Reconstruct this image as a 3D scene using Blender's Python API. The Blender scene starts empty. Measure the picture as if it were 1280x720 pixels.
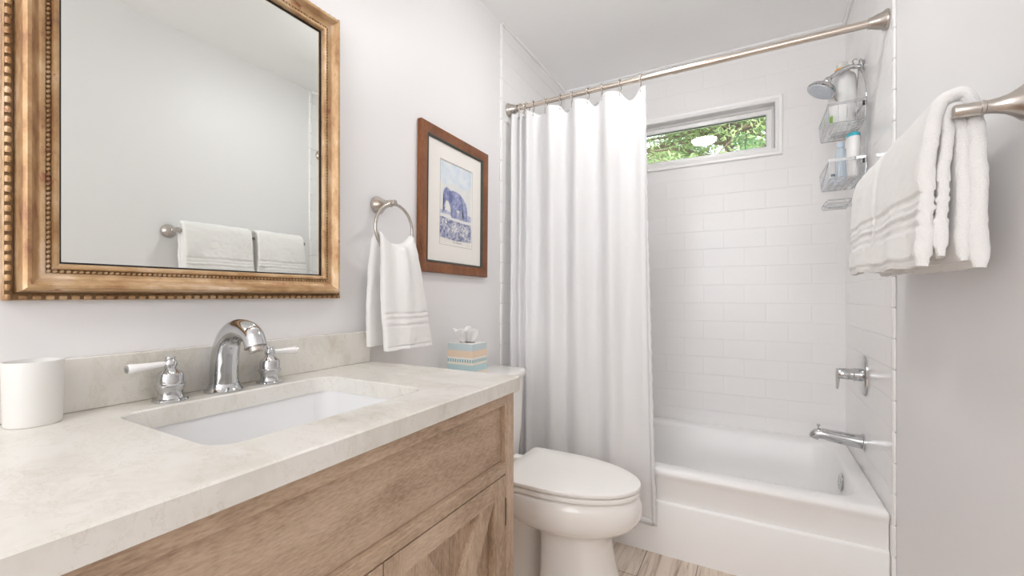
import bpy, bmesh, math, random
from mathutils import Vector, Matrix, noise
C = bpy.context.scene.collection
SC = bpy.context.scene
PI = math.pi

# ---------------------------------------------------------------- camera, light, exposure
cam = bpy.data.cameras.new('camera')
cam.sensor_width = 36.0
cam.lens = 538.04 / 1280 * 36.0
cam.shift_y = 9.67 / 1280
cam.clip_start = 0.02
camo = bpy.data.objects.new('camera', cam)
camo.location = (1.1079, 0.0, 1.1)
camo.rotation_euler = (PI / 2, 0, math.radians(29.162))
C.objects.link(camo)
SC.camera = camo

SC.view_settings.view_transform = 'Standard'
SC.view_settings.look = 'None'
SC.view_settings.exposure = 0.2
SC.view_settings.gamma = 1.0
SC.view_settings.use_curve_mapping = False
SC.cycles.max_bounces = 14
SC.cycles.diffuse_bounces = 12
SC.cycles.glossy_bounces = 6
SC.cycles.transparent_max_bounces = 12
SC.cycles.sample_clamp_indirect = 8.0
SC.cycles.use_denoising = True
SC.cycles.caustics_reflective = False
SC.cycles.caustics_refractive = False

W = bpy.data.worlds.new('sky'); SC.world = W; W.use_nodes = True
WORLD_STRENGTH = 3.2
bg = W.node_tree.nodes['Background']
bg.inputs[0].default_value = (0.86, 0.94, 1.0, 1)
bg.inputs[1].default_value = WORLD_STRENGTH

LAMP = 54        # round ceiling lamp of the bathroom
VANITY = 1.8      # glass shades of the bar light above the mirror
HALL_FILL = 25.5        # unseen area fill added in the hallway behind the camera
HALL_FILL2 = 6       # second added fill, unseen, pointing down from the hall ceiling
SUN = 4.5

sun = bpy.data.lights.new('sun', 'SUN'); sun.energy = SUN; sun.angle = 0.02; sun.color = (1, .95, .86)
suno = bpy.data.objects.new('sun', sun); C.objects.link(suno)
suno.rotation_euler = (math.radians(38), math.radians(-12), 0)
hl = bpy.data.lights.new('hall_fill', 'AREA'); hl.shape = 'RECTANGLE'; hl.size = 1.5; hl.size_y = 1.5
hl.energy = HALL_FILL; hl.color = (.93, .965, 1.0)
hlo = bpy.data.objects.new('hall_fill', hl); C.objects.link(hlo)
hl2 = bpy.data.lights.new('hall_top_fill', 'AREA'); hl2.shape = 'DISK'; hl2.size = .5; hl2.energy = HALL_FILL2; hl2.color = (1, .985, .965)
hlo2 = bpy.data.objects.new('hall_top_fill', hl2); C.objects.link(hlo2); hlo2.location = (.8, -.9, 2.46)
hlo.location = (.76, -2.2, 1.62); hlo.rotation_euler = (PI / 2, 0, 0)

# ---------------------------------------------------------------- materials
def new_mat(name):
    m = bpy.data.materials.new(name); m.use_nodes = True
    nt = m.node_tree
    return m, nt, nt.nodes['Principled BSDF']
def N(nt, t, **kw):
    n = nt.nodes.new(t)
    for k, v in kw.items():
        if k in n.inputs.keys(): n.inputs[k].default_value = v
        else: setattr(n, k, v)
    return n
def L(nt, a, b): nt.links.new(a, b)
def simple(name, col, rough=.5, metal=0, coat=0, spec=None):
    m, nt, p = new_mat(name)
    p.inputs['Base Color'].default_value = (*col, 1)
    p.inputs['Roughness'].default_value = rough
    p.inputs['Metallic'].default_value = metal
    p.inputs['Coat Weight'].default_value = coat
    if spec is not None: p.inputs['Specular IOR Level'].default_value = spec
    return m
def ramp(nt, stops):
    r = nt.nodes.new('ShaderNodeValToRGB')
    while len(r.color_ramp.elements) < len(stops): r.color_ramp.elements.new(.5)
    for e, (p, c) in zip(r.color_ramp.elements, stops):
        e.position = p; e.color = (*c, 1)
    return r
def coords(nt, scale=(1, 1, 1), loc=(0, 0, 0), rot=(0, 0, 0)):
    tc = nt.nodes.new('ShaderNodeTexCoord'); mp = nt.nodes.new('ShaderNodeMapping')
    mp.inputs['Scale'].default_value = scale; mp.inputs['Location'].default_value = loc; mp.inputs['Rotation'].default_value = rot
    L(nt, tc.outputs['Object'], mp.inputs['Vector'])
    return mp.outputs['Vector']
def bump(nt, p, height, strength=.3, dist=.001):
    b = nt.nodes.new('ShaderNodeBump'); b.inputs['Strength'].default_value = strength; b.inputs['Distance'].default_value = dist
    L(nt, height, b.inputs['Height']); L(nt, b.outputs['Normal'], p.inputs['Normal'])

def paint(name, col, rough=.55):
    m, nt, p = new_mat(name)
    p.inputs['Base Color'].default_value = (*col, 1); p.inputs['Roughness'].default_value = rough
    n = N(nt, 'ShaderNodeTexNoise', Scale=160.0, Detail=3.0); L(nt, coords(nt), n.inputs['Vector'])
    bump(nt, p, n.outputs['Fac'], .12, .0006)
    return m
WALL = paint('wall_paint', (.80, .792, .795), .45)
CEIL = paint('ceiling_paint', (.92, .92, .92), .7)
TRIM = simple('white_trim', (.90, .895, .89), .3)

def tile(name, ax, off, bs=.62, bd=.0026):
    """4 x 8 inch white subway tile in running bond; ax picks the horizontal axis."""
    m, nt, p = new_mat(name)
    tc = nt.nodes.new('ShaderNodeTexCoord'); sp = nt.nodes.new('ShaderNodeSeparateXYZ'); cb = nt.nodes.new('ShaderNodeCombineXYZ')
    L(nt, tc.outputs['Object'], sp.inputs[0])
    a1 = N(nt, 'ShaderNodeMath', operation='ADD'); a1.inputs[1].default_value = -off + 50 * .206
    a2 = N(nt, 'ShaderNodeMath', operation='ADD'); a2.inputs[1].default_value = -1.1635 + 40 * .1031
    L(nt, sp.outputs[ax], a1.inputs[0]); L(nt, sp.outputs['Z'], a2.inputs[0])
    L(nt, a1.outputs[0], cb.inputs[0]); L(nt, a2.outputs[0], cb.inputs[1])
    b = nt.nodes.new('ShaderNodeTexBrick')
    b.offset = .5; b.offset_frequency = 2
    b.inputs['Scale'].default_value = 1; b.inputs['Mortar Size'].default_value = .0011; b.inputs['Mortar Smooth'].default_value = .35
    b.inputs['Brick Width'].default_value = .206; b.inputs['Row Height'].default_value = .1031
    b.inputs['Color1'].default_value = (.875, .865, .86, 1); b.inputs['Color2'].default_value = (.885, .875, .87, 1)
    b.inputs['Mortar'].default_value = (.92, .91, .905, 1)
    L(nt, cb.outputs[0], b.inputs['Vector']); L(nt, b.outputs['Color'], p.inputs['Base Color'])
    p.inputs['Roughness'].default_value = .24
    inv = N(nt, 'ShaderNodeMath', operation='SUBTRACT'); inv.inputs[0].default_value = 1.0
    L(nt, b.outputs['Fac'], inv.inputs[1])
    bump(nt, p, inv.outputs[0], bs, bd)
    return m
TILE_X = tile('subway_tile_back', 'X', 1.173 - .103)
TILE_Y = tile('subway_tile_side', 'Y', 1.866 - .103, 1.0, .005)

def marble():
    m, nt, p = new_mat('cream_marble')
    v = coords(nt, (1, 1.6, 1), rot=(0, 0, .5))
    w = N(nt, 'ShaderNodeTexNoise', Scale=2.4, Detail=6.0, Roughness=.6); L(nt, v, w.inputs['Vector'])
    mx = N(nt, 'ShaderNodeMixRGB', blend_type='ADD'); mx.inputs[0].default_value = .35
    L(nt, v, mx.inputs[1]); L(nt, w.outputs['Color'], mx.inputs[2])
    n1 = N(nt, 'ShaderNodeTexNoise', Scale=4.2, Detail=9.0, Roughness=.62); L(nt, mx.outputs[0], n1.inputs['Vector'])
    r = ramp(nt, [(.28, (.52, .475, .39)), (.40, (.68, .65, .585)), (.52, (.755, .735, .685)), (.75, (.785, .77, .735))])
    L(nt, n1.outputs['Fac'], r.inputs[0])
    n2 = N(nt, 'ShaderNodeTexNoise', Scale=7.0, Detail=8.0, Roughness=.7, Distortion=1.2); L(nt, mx.outputs[0], n2.inputs['Vector'])
    r2 = ramp(nt, [(.485, (1, 1, 1)), (.5, (.88, .86, .82)), (.515, (1, 1, 1))]); L(nt, n2.outputs['Fac'], r2.inputs[0])
    mu = N(nt, 'ShaderNodeMixRGB', blend_type='MULTIPLY'); mu.inputs[0].default_value = .8
    L(nt, r.outputs[0], mu.inputs[1]); L(nt, r2.outputs[0], mu.inputs[2])
    L(nt, mu.outputs[0], p.inputs['Base Color'])
    p.inputs['Roughness'].default_value = .24
    return m
MARBLE = marble()

def wood(name, ax, cols, rough=.55, fine=1.0, rnd=0.0):
    """grain runs along ax"""
    m, nt, p = new_mat(name)
    sc = [16, 16, 16]; sc['XYZ'.index(ax)] = 2.4
    v = coords(nt, tuple(sc), (rnd, rnd * 1.7, rnd * .6))
    n = N(nt, 'ShaderNodeTexNoise', Scale=1.0, Detail=6.0, Roughness=.55, Distortion=.8); L(nt, v, n.inputs['Vector'])
    sc2 = [260 * fine] * 3; sc2['XYZ'.index(ax)] = 60
    n2 = N(nt, 'ShaderNodeTexNoise', Scale=1.0, Detail=4.0, Roughness=.6); L(nt, coords(nt, tuple(sc2)), n2.inputs['Vector'])
    n3 = N(nt, 'ShaderNodeTexNoise', Scale=4.5, Detail=3.0); L(nt, coords(nt), n3.inputs['Vector'])
    a = N(nt, 'ShaderNodeMixRGB', blend_type='MIX'); a.inputs[0].default_value = .5
    L(nt, n.outputs['Fac'], a.inputs[1]); L(nt, n2.outputs['Fac'], a.inputs[2])
    b = N(nt, 'ShaderNodeMixRGB', blend_type='MIX'); b.inputs[0].default_value = .32
    L(nt, a.outputs[0], b.inputs[1]); L(nt, n3.outputs['Fac'], b.inputs[2])
    r = ramp(nt, [(.38, cols[0]), (.5, cols[1]), (.61, cols[2])]); L(nt, b.outputs[0], r.inputs[0])
    L(nt, r.outputs[0], p.inputs['Base Color']); p.inputs['Roughness'].default_value = rough
    bump(nt, p, n2.outputs['Fac'], .18, .0008)
    return m
OAKC = [(.30, .205, .135), (.49, .36, .255), (.62, .48, .36)]
OAK_Y = wood('oak_grain_horizontal', 'Y', OAKC)
OAK_Z = wood('oak_grain_vertical', 'Z', OAKC, rnd=3.0)
OAK_X = wood('oak_grain_deep', 'X', OAKC, rnd=5.0)
CHERRY = wood('cherry_frame_wood', 'Z', [(.115, .035, .012), (.20, .068, .022), (.29, .11, .037)], .35, rnd=7)
CHERRY_Y = wood('cherry_frame_wood_cross', 'Y', [(.115, .035, .012), (.20, .068, .022), (.29, .11, .037)], .35, rnd=9)

def gold():
    m, nt, p = new_mat('worn_gilt')
    v = coords(nt, (6, 1.6, 1.6))
    n = N(nt, 'ShaderNodeTexNoise', Scale=6.0, Detail=8.0, Roughness=.65); L(nt, v, n.inputs['Vector'])
    r = ramp(nt, [(.30, (.22, .095, .055)), (.43, (.42, .245, .115)), (.56, (.56, .37, .20)), (.72, (.74, .57, .42))])  # gilt's own worn tones; the palest stop paints highlights in
    L(nt, n.outputs['Fac'], r.inputs[0])
    n2 = N(nt, 'ShaderNodeTexNoise', Scale=14.0, Detail=6.0, Roughness=.7); L(nt, v, n2.inputs['Vector'])
    r2 = ramp(nt, [(.60, (0, 0, 0)), (.68, (1, 1, 1))]); L(nt, n2.outputs['Fac'], r2.inputs[0])
    mx = N(nt, 'ShaderNodeMixRGB'); mx.inputs[2].default_value = (.34, .12, .07, 1)
    L(nt, r2.outputs[0], mx.inputs[0]); L(nt, r.outputs[0], mx.inputs[1])
    L(nt, mx.outputs[0], p.inputs['Base Color'])
    p.inputs['Metallic'].default_value = .4; p.inputs['Roughness'].default_value = .42
    bump(nt, p, n2.outputs['Fac'], .25, .0015)
    return m
GOLD = gold()
DARKGOLD = simple('gilt_recess_shade', (.20, .115, .05), .5, .4)  # darkened gilt, paints shade into the grooves and between the beads
MIRROR = simple('mirror_silver', (.875, .90, .87), .0, 1.0)
CHROME = simple('chrome', (.60, .605, .615), .05, 1.0)
NICKEL = simple('brushed_nickel', (.56, .515, .47), .26, 1.0)
NICKEL2 = simple('satin_nickel_rod', (.66, .58, .51), .24, 1.0)
DARK = simple('gasket_and_gap_shade', (.015, .013, .012), .6)  # near-black for gasket, and for shade painted at mirror lip and carton opening
PORC = simple('white_porcelain', (.88, .86, .83), .12, coat=.4)
SEATM = simple('toilet_seat_plastic', (.91, .895, .87), .3)
SINKM = simple('sink_porcelain', (.82, .82, .825), .1, coat=.3)
TUBM = simple('tub_enamel', (.885, .88, .875), .32)
CUPM = simple('cup_ceramic', (.73, .72, .695), .42)
LEVER = simple('lever_porcelain', (.88, .87, .86), .12)
MATB = simple('mat_board', (.82, .795, .75), .85)
PAPER = simple('print_paper', (.79, .77, .73), .9)
LINER = simple('frame_liner', (.055, .06, .05), .45)
PLASTW = simple('white_bottle_plastic', (.91, .91, .905), .35)
ORANGE = simple('orange_cap', (.80, .36, .05), .4)
TEAL = simple('teal_cap', (.05, .45, .55), .35)
GREEN = simple('green_label', (.30, .55, .12), .5)
BLUEP = simple('pale_blue_plastic', (.68, .80, .92), .3)
RUBBER = simple('black_hook_rubber', (.03, .03, .03), .5)

def towel_mat():
    m, nt, p = new_mat('white_terry')
    p.inputs['Base Color'].default_value = (.92, .91, .895, 1); p.inputs['Roughness'].default_value = 1
    p.inputs['Specular IOR Level'].default_value = .1
    p.inputs['Sheen Weight'].default_value = .25
    n = N(nt, 'ShaderNodeTexNoise', Scale=330.0, Detail=3.0, Roughness=.7); L(nt, coords(nt), n.inputs['Vector'])
    bump(nt, p, n.outputs['Fac'], .8, .0035)
    return m
TERRY = towel_mat()
def flat_terry():
    m, nt, p = new_mat('white_towel_band')
    p.inputs['Base Color'].default_value = (.85, .835, .81, 1); p.inputs['Roughness'].default_value = .9
    return m
BANDM = flat_terry()

def cloth(name, col, tr, thin=0.0):
    m, nt, p = new_mat(name)
    nt.nodes.remove(p)
    out = nt.nodes['Material Output']
    d = N(nt, 'ShaderNodeBsdfDiffuse'); d.inputs[0].default_value = (*col, 1)
    t = N(nt, 'ShaderNodeBsdfTranslucent'); t.inputs[0].default_value = (*col, 1)
    g = N(nt, 'ShaderNodeBsdfGlossy'); g.inputs['Roughness'].default_value = .45; g.inputs[0].default_value = (1, 1, 1, 1)
    mx = N(nt, 'ShaderNodeMixShader'); mx.inputs[0].default_value = tr
    L(nt, d.outputs[0], mx.inputs[1]); L(nt, t.outputs[0], mx.inputs[2])
    m2 = N(nt, 'ShaderNodeMixShader'); m2.inputs[0].default_value = .04
    L(nt, mx.outputs[0], m2.inputs[1]); L(nt, g.outputs[0], m2.inputs[2])
    last = m2
    if thin:
        tp = N(nt, 'ShaderNodeBsdfTransparent'); m3 = N(nt, 'ShaderNodeMixShader'); m3.inputs[0].default_value = thin
        L(nt, m2.outputs[0], m3.inputs[1]); L(nt, tp.outputs[0], m3.inputs[2]); last = m3
    L(nt, last.outputs[0], out.inputs[0])
    return m
CURTAIN = cloth('white_curtain_cloth', (.93, .93, .935), .32)
LINERM = cloth('frosted_liner', (.88, .89, .90), .4, .45)
TISSUE = cloth('tissue_paper', (.985, .98, .975), .35)

def glass():
    m, nt, p = new_mat('window_glass'); nt.nodes.remove(p); out = nt.nodes['Material Output']
    t = N(nt, 'ShaderNodeBsdfTransparent'); t.inputs[0].default_value = (.97, .985, .98, 1)
    g = N(nt, 'ShaderNodeBsdfGlossy'); g.inputs['Roughness'].default_value = 0.0
    f = N(nt, 'ShaderNodeFresnel', IOR=1.52)
    mx = N(nt, 'ShaderNodeMixShader'); L(nt, f.outputs[0], mx.inputs[0]); L(nt, t.outputs[0], mx.inputs[1]); L(nt, g.outputs[0], mx.inputs[2])
    L(nt, mx.outputs[0], out.inputs[0]); return m
GLASS = glass()
def clearplastic(name, col, k):
    m, nt, p = new_mat(name); nt.nodes.remove(p); out = nt.nodes['Material Output']
    t = N(nt, 'ShaderNodeBsdfTransparent'); t.inputs[0].default_value = (*col, 1)
    d = N(nt, 'ShaderNodeBsdfPrincipled'); d.inputs['Base Color'].default_value = (*col, 1); d.inputs['Roughness'].default_value = .15
    mx = N(nt, 'ShaderNodeMixShader'); mx.inputs[0].default_value = k
    L(nt, t.outputs[0], mx.inputs[1]); L(nt, d.outputs[0], mx.inputs[2]); L(nt, mx.outputs[0], out.inputs[0]); return m
CLEARB = clearplastic('clear_blue_plastic', (.84, .91, .97), .5)
CLEARW = clearplastic('clear_cap', (.92, .94, .93), .45)

def emission(name, col, s):
    m, nt, p = new_mat(name)
    p.inputs['Base Color'].default_value = (.9, .9, .88, 1)
    p.inputs['Emission Color'].default_value = (*col, 1); p.inputs['Emission Strength'].default_value = s
    return m
VANM = emission('vanity_shade_glow', (1.0, .985, .965), VANITY)
LAMPM = emission('lamp_diffuser', (1.0, .995, .99), LAMP)

def floor_mat():
    m, nt, p = new_mat('wood_look_floor_tile')
    tc = nt.nodes.new('ShaderNodeTexCoord'); sp = nt.nodes.new('ShaderNodeSeparateXYZ'); cb = nt.nodes.new('ShaderNodeCombineXYZ')
    L(nt, tc.outputs['Object'], sp.inputs[0])
    a1 = N(nt, 'ShaderNodeMath', operation='ADD'); a1.inputs[1].default_value = -1.713 + 9.15
    a2 = N(nt, 'ShaderNodeMath', operation='ADD'); a2.inputs[1].default_value = -.712 + .2025 * 10
    L(nt, sp.outputs['Y'], a1.inputs[0]); L(nt, sp.outputs['X'], a2.inputs[0])
    L(nt, a1.outputs[0], cb.inputs[0]); L(nt, a2.outputs[0], cb.inputs[1])
    b = nt.nodes.new('ShaderNodeTexBrick'); b.offset = .5
    b.inputs['Scale'].default_value = 1; b.inputs['Mortar Size'].default_value = .0018; b.inputs['Mortar Smooth'].default_value = .1
    b.inputs['Brick Width'].default_value = .61; b.inputs['Row Height'].default_value = .2025
    b.inputs['Color1'].default_value = (.36, .36, .36, 1); b.inputs['Color2'].default_value = (.62, .62, .62, 1); b.inputs['Mortar'].default_value = (0, 0, 0, 1)
    L(nt, cb.outputs[0], b.inputs['Vector'])
    v = coords(nt, (26, 2.2, 1))
    n = N(nt, 'ShaderNodeTexNoise', Scale=1.0, Detail=8.0, Roughness=.62, Distortion=1.6); L(nt, v, n.inputs['Vector'])
    r = ramp(nt, [(.30, (.30, .22, .16)), (.42, (.56, .46, .375)), (.55, (.68, .585, .495)), (.72, (.77, .69, .61))]); L(nt, n.outputs['Fac'], r.inputs[0])
    mu = N(nt, 'ShaderNodeMixRGB', blend_type='SOFT_LIGHT'); mu.inputs[0].default_value = .55
    L(nt, r.outputs[0], mu.inputs[1]); L(nt, b.outputs['Color'], mu.inputs[2])
    mo = N(nt, 'ShaderNodeMixRGB'); mo.inputs[2].default_value = (.20, .16, .125, 1)
    L(nt, b.outputs['Fac'], mo.inputs[0]); L(nt, mu.outputs[0], mo.inputs[1])
    L(nt, mo.outputs[0], p.inputs['Base Color']); p.inputs['Roughness'].default_value = .38
    return m
FLOORM = floor_mat()

def leafmat(name, c1, c2):
    m, nt, p = new_mat(name)
    n = N(nt, 'ShaderNodeTexNoise', Scale=3.0, Detail=3.0); L(nt, coords(nt), n.inputs['Vector'])
    r = ramp(nt, [(.35, c1), (.65, c2)]); L(nt, n.outputs['Fac'], r.inputs[0])
    out = nt.nodes['Material Output']
    t = N(nt, 'ShaderNodeBsdfTranslucent'); mx = N(nt, 'ShaderNodeMixShader'); mx.inputs[0].default_value = .4
    L(nt, r.outputs[0], p.inputs['Base Color']); L(nt, r.outputs[0], t.inputs[0]); p.inputs['Roughness'].default_value = .6
    L(nt, p.outputs[0], mx.inputs[1]); L(nt, t.outputs[0], mx.inputs[2]); L(nt, mx.outputs[0], out.inputs[0])
    return m
LEAF = leafmat('yellow_green_needles', (.17, .28, .08), (.50, .58, .28))
LEAF2 = leafmat('deep_green_needles', (.09, .20, .08), (.30, .46, .24))
BARK = simple('grey_brown_bark', (.20, .14, .10), .9)
LAWN = simple('grass_ground', (.30, .38, .20), .95)

# ---------------------------------------------------------------- mesh helpers
class MB:
    def __init__(s): s.v = []; s.f = []
    def add(s, vs, fs):
        o = len(s.v); s.v += [Vector(v) for v in vs]; s.f += [[i + o for i in f] for f in fs]; return s
    def rings(s, rs, closed=True, cap0=True, cap1=True, loop=False):
        n = len(rs[0]); o = len(s.v)
        for r in rs: s.v += [Vector(p) for p in r]
        m = len(rs)
        for i in range(m if loop else m - 1):
            for j in range(n if closed else n - 1):
                a = o + i * n + j; b = o + i * n + (j + 1) % n
                i2 = (i + 1) % m
                c = o + i2 * n + (j + 1) % n; d = o + i2 * n + j
                s.f.append([a, b, c, d])
        if closed and not loop:
            if cap0: s.f.append([o + j for j in range(n)][::-1])
            if cap1: s.f.append([o + (m - 1) * n + j for j in range(n)])
        return s
    def box(s, lo, hi, bev=0.0, seg=2):
        bm = bmesh.new(); bmesh.ops.create_cube(bm, size=1)
        lo, hi = Vector(lo), Vector(hi)
        for v in bm.verts: v.co = Vector((lo[i] + (v.co[i] + .5) * (hi[i] - lo[i]) for i in range(3)))
        if bev > 0: bmesh.ops.bevel(bm, geom=bm.edges[:], offset=bev, segments=seg, profile=.5, affect='EDGES')
        return s.bm(bm)
    def bm(s, bm, M=None):
        bm.verts.ensure_lookup_table(); bm.verts.index_update()
        vs = [(M @ v.co if M else v.co.copy()) for v in bm.verts]
        s.add(vs, [[v.index for v in f.verts] for f in bm.faces]); bm.free(); return s
    def lathe(s, prof, origin=(0, 0, 0), axis=(0, 0, 1), n=40, sx=1, sy=1):
        """prof: (radius, height) along axis"""
        q = Vector((0, 0, 1)).rotation_difference(Vector(axis).normalized())
        o = Vector(origin); rs = []
        for r, h in prof:
            r = max(r, 1e-5)
            rs.append([o + q @ Vector((r * sx * math.cos(2 * PI * k / n), r * sy * math.sin(2 * PI * k / n), h)) for k in range(n)])
        return s.rings(rs)
    def tube(s, pts, r, n=12, closed=False, r2=None):
        pts = [Vector(p) for p in pts]; m = len(pts)
        R = r if isinstance(r, (list, tuple)) else [r] * m
        rs = []; up = None
        for i in range(m):
            if closed: t = pts[(i + 1) % m] - pts[i - 1]
            else: t = pts[min(i + 1, m - 1)] - pts[max(i - 1, 0)]
            t.normalize()
            if up is None:
                up = Vector((0, 0, 1)) if abs(t.z) < .9 else Vector((1, 0, 0))
            up = (up - t * up.dot(t)).normalized(); sd = t.cross(up)
            k2 = 1 if r2 is None else r2
            rs.append([pts[i] + up * (R[i] * math.cos(2 * PI * k / n)) + sd * (R[i] * k2 * math.sin(2 * PI * k / n)) for k in range(n)])
        return s.rings(rs, loop=closed)
    def build(s, name, mat, parent=None, smooth=35, recalc=True):
        base = Vector((0, 0, 0)); p = parent
        while p is not None: base += p.location; p = p.parent
        me = bpy.data.meshes.new(name)
        me.from_pydata([tuple(v - base) for v in s.v], [], s.f)
        if recalc:
            bm = bmesh.new(); bm.from_mesh(me); bmesh.ops.recalc_face_normals(bm, faces=bm.faces[:]); bm.to_mesh(me); bm.free()
        me.materials.append(mat)
        if smooth:
            me.polygons.foreach_set('use_smooth', [True] * len(me.polygons)); me.set_sharp_from_angle(angle=math.radians(smooth))
        o = bpy.data.objects.new(name, me); C.objects.link(o)
        if parent is not None: o.parent = parent
        return o
def tag(o, label, cat, group=None, kind=None):
    o['label'] = label; o['category'] = cat
    if group: o['group'] = group
    if kind: o['kind'] = kind
    return o
def thing(name, label, cat, loc, group=None):
    o = bpy.data.objects.new(name, None); o.empty_display_size = .05; C.objects.link(o); o.location = loc
    return tag(o, label, cat, group)
def struct(mb, name, mat, parent=None, smooth=None):
    o = mb.build(name, mat, parent, smooth)
    if parent is None: o['kind'] = 'structure'
    return o
def smooth_path(pts, sub=8):
    """Catmull-Rom through points"""
    P_ = [Vector(p) for p in pts]; out = []
    for i in range(len(P_) - 1):
        p0 = P_[max(i - 1, 0)]; p1 = P_[i]; p2 = P_[i + 1]; p3 = P_[min(i + 2, len(P_) - 1)]
        for k in range(sub):
            t = k / sub
            out.append(.5 * ((2 * p1) + (p2 - p0) * t + (2 * p0 - 5 * p1 + 4 * p2 - p3) * t * t + (3 * p1 - p0 - 3 * p2 + p3) * t ** 3))
    out.append(P_[-1]); return out
def rrect(cx, cy, hx, hy, r, z, n=8):
    out = []
    for sx, sy, a0 in ((1, 1, 0), (-1, 1, PI / 2), (-1, -1, PI), (1, -1, 1.5 * PI)):
        for k in range(n + 1):
            a = a0 + PI / 2 * k / n
            out.append(Vector((cx + sx * (hx - r) + r * math.cos(a), cy + sy * (hy - r) + r * math.sin(a), z)))
    return out
def lerp(a, b, t): return a + (b - a) * t
def interp(x, xs, ys):
    if x <= xs[0]: return ys[0]
    for i in range(len(xs) - 1):
        if x <= xs[i + 1]: return lerp(ys[i], ys[i + 1], (x - xs[i]) / (xs[i + 1] - xs[i]))
    return ys[-1]
def sstep(a, b, x):
    t = min(1, max(0, (x - a) / (b - a))); return t * t * (3 - 2 * t)

# ---------------------------------------------------------------- room shell
RW = 1.52; H = 2.48; YT = 1.90; YB = 2.7145
struct(MB().box((-.12, -2.5, -.08), (1.70, 2.86, 0)), 'floor', FLOORM)
struct(MB().box((-.12, -2.5, H), (1.70, 2.86, H + .1)), 'ceiling', CEIL)
struct(MB().box((-.12, -2.5, 0), (0, YT - .02, H)), 'wall_left', WALL)
struct(MB().box((RW + .004, -2.5, 0), (1.70, YT - .022, H)), 'wall_right', WALL)
struct(MB().box((-.12, YT - .02, 0), (.004, YB, H)), 'wall_alcove_left', TILE_Y)
struct(MB().box((RW, YT - .022, 0), (1.70, YB, H)), 'wall_alcove_right', TILE_Y)
# end of the room behind the camera
struct(MB().box((0, -2.5, 0), (RW + .004, -2.42, H)), 'wall_near', WALL)
# back wall with the window hole
WX0, WX1, WZ0, WZ1 = .31, 1.214, 1.890, 2.143
bw = MB()
bw.box((-.12, YB, 0), (1.70, YB + .145, WZ0)); bw.box((-.12, YB, WZ1), (1.70, YB + .145, H))
bw.box((-.12, YB, WZ0), (WX0, YB + .145, WZ1)); bw.box((WX1, YB, WZ0), (1.70, YB + .145, WZ1))
struct(bw, 'wall_back', TILE_X)
# bullnose edges of the tile and the quarter round under the ceiling
def bull(x, sgn, name):
    m = MB(); n = 0; z = .06
    row0 = 1.1635 - .1031 * 11
    k = 0
    while row0 + k * .1031 < H - .01:
        z0 = max(.001, row0 + k * .1031 + .0007); z1 = min(H - .013, row0 + (k + 1) * .1031 - .0007)
        if z1 > z0 + .005:
            m.box((min(x, x + sgn * .0085), YT - .043, z0), (max(x, x + sgn * .0085), YT - .0215, z1), .004, 3)
        k += 1
    return struct(m, name, TRIM, smooth=40)
bull(0.0, 1, 'trim_1'); bull(RW + .004, -1, 'trim_2')
struct(MB().box((.004, YT - .03, H - .014), (.018, YB, H), .004), 'trim_3', TRIM)
struct(MB().box((.018, YB - .014, H - .014), (RW - .014, YB, H), .004), 'trim_4', TRIM)
struct(MB().box((RW - .014, YT - .02, H - .014), (RW, YB, H), .004), 'trim_5', TRIM)

# window
win = bpy.data.objects.new('window_1', None); C.objects.link(win); win.location = (.76, YB + .06, 2.0); win['kind'] = 'structure'
def frame_loop(x0, x1, z0, z1, prof, yfun):
    """mitred frame; prof: list of (inset towards centre, y)"""
    rs = []
    for cx_, cz_, sx, sz in ((x0, z0, 1, 1), (x1, z0, -1, 1), (x1, z1, -1, -1), (x0, z1, 1, -1)):
        rs.append([(cx_ + sx * d, y, cz_ + sz * d) for d, y in prof])
    return MB().rings(rs, loop=True)
yb = YB
cas = frame_loop(WX0 - .036, WX1 + .036, WZ0 - .034, WZ1 + .034,
                 [(0, yb - .0005), (0, yb - .011), (.004, yb - .015), (.016, yb - .012), (.022, yb - .016), (.032, yb - .017), (.036, yb - .013), (.036, yb + .07), (.03, yb + .07), (.03, yb - .0005)], None)
cas.build('casing', TRIM, win, 30)
sash = frame_loop(WX0 + .0005, WX1 - .0005, WZ0 + .0005, WZ1 - .0005,
                  [(0, yb + .045), (.012, yb + .045), (.014, yb + .055), (.034, yb + .057), (.0385, yb + .062), (.0385, yb + .09), (0, yb + .09)], None)
sash.build('sash', TRIM, win, 30)
gask = frame_loop(WX0 + .0355, WX1 - .0355, WZ0 + .0355, WZ1 - .0355, [(0, yb + .0655), (.0045, yb + .0655), (.0045, yb + .08), (0, yb + .08)], None)
gask.build('gasket', DARK, win, 30)
MB().box((WX0 + .037, yb + .071, WZ0 + .037), (WX1 - .037, yb + .075, WZ1 - .037)).build('pane', GLASS, win, None)

# ceiling lamp (its reflection shows in the window pane)
lamp = thing('ceiling_lamp', 'round white flush ceiling lamp, glowing, mirrored in the window pane', 'lamp', (.75, 1.58, H))
MB().lathe([(.0, 0), (.110, 0), (.110, -.056), (.106, -.058), (.102, -.056), (.102, -.03), (0, -.03)], (.75, 1.58, H)).build('base', TRIM, lamp)
MB().lathe([(.096, -.0301), (.098, -.045), (.097, -.062), (.088, -.076), (.06, -.086), (0, -.090)], (.75, 1.58, H)).build('diffuser', LAMPM, lamp)

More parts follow.
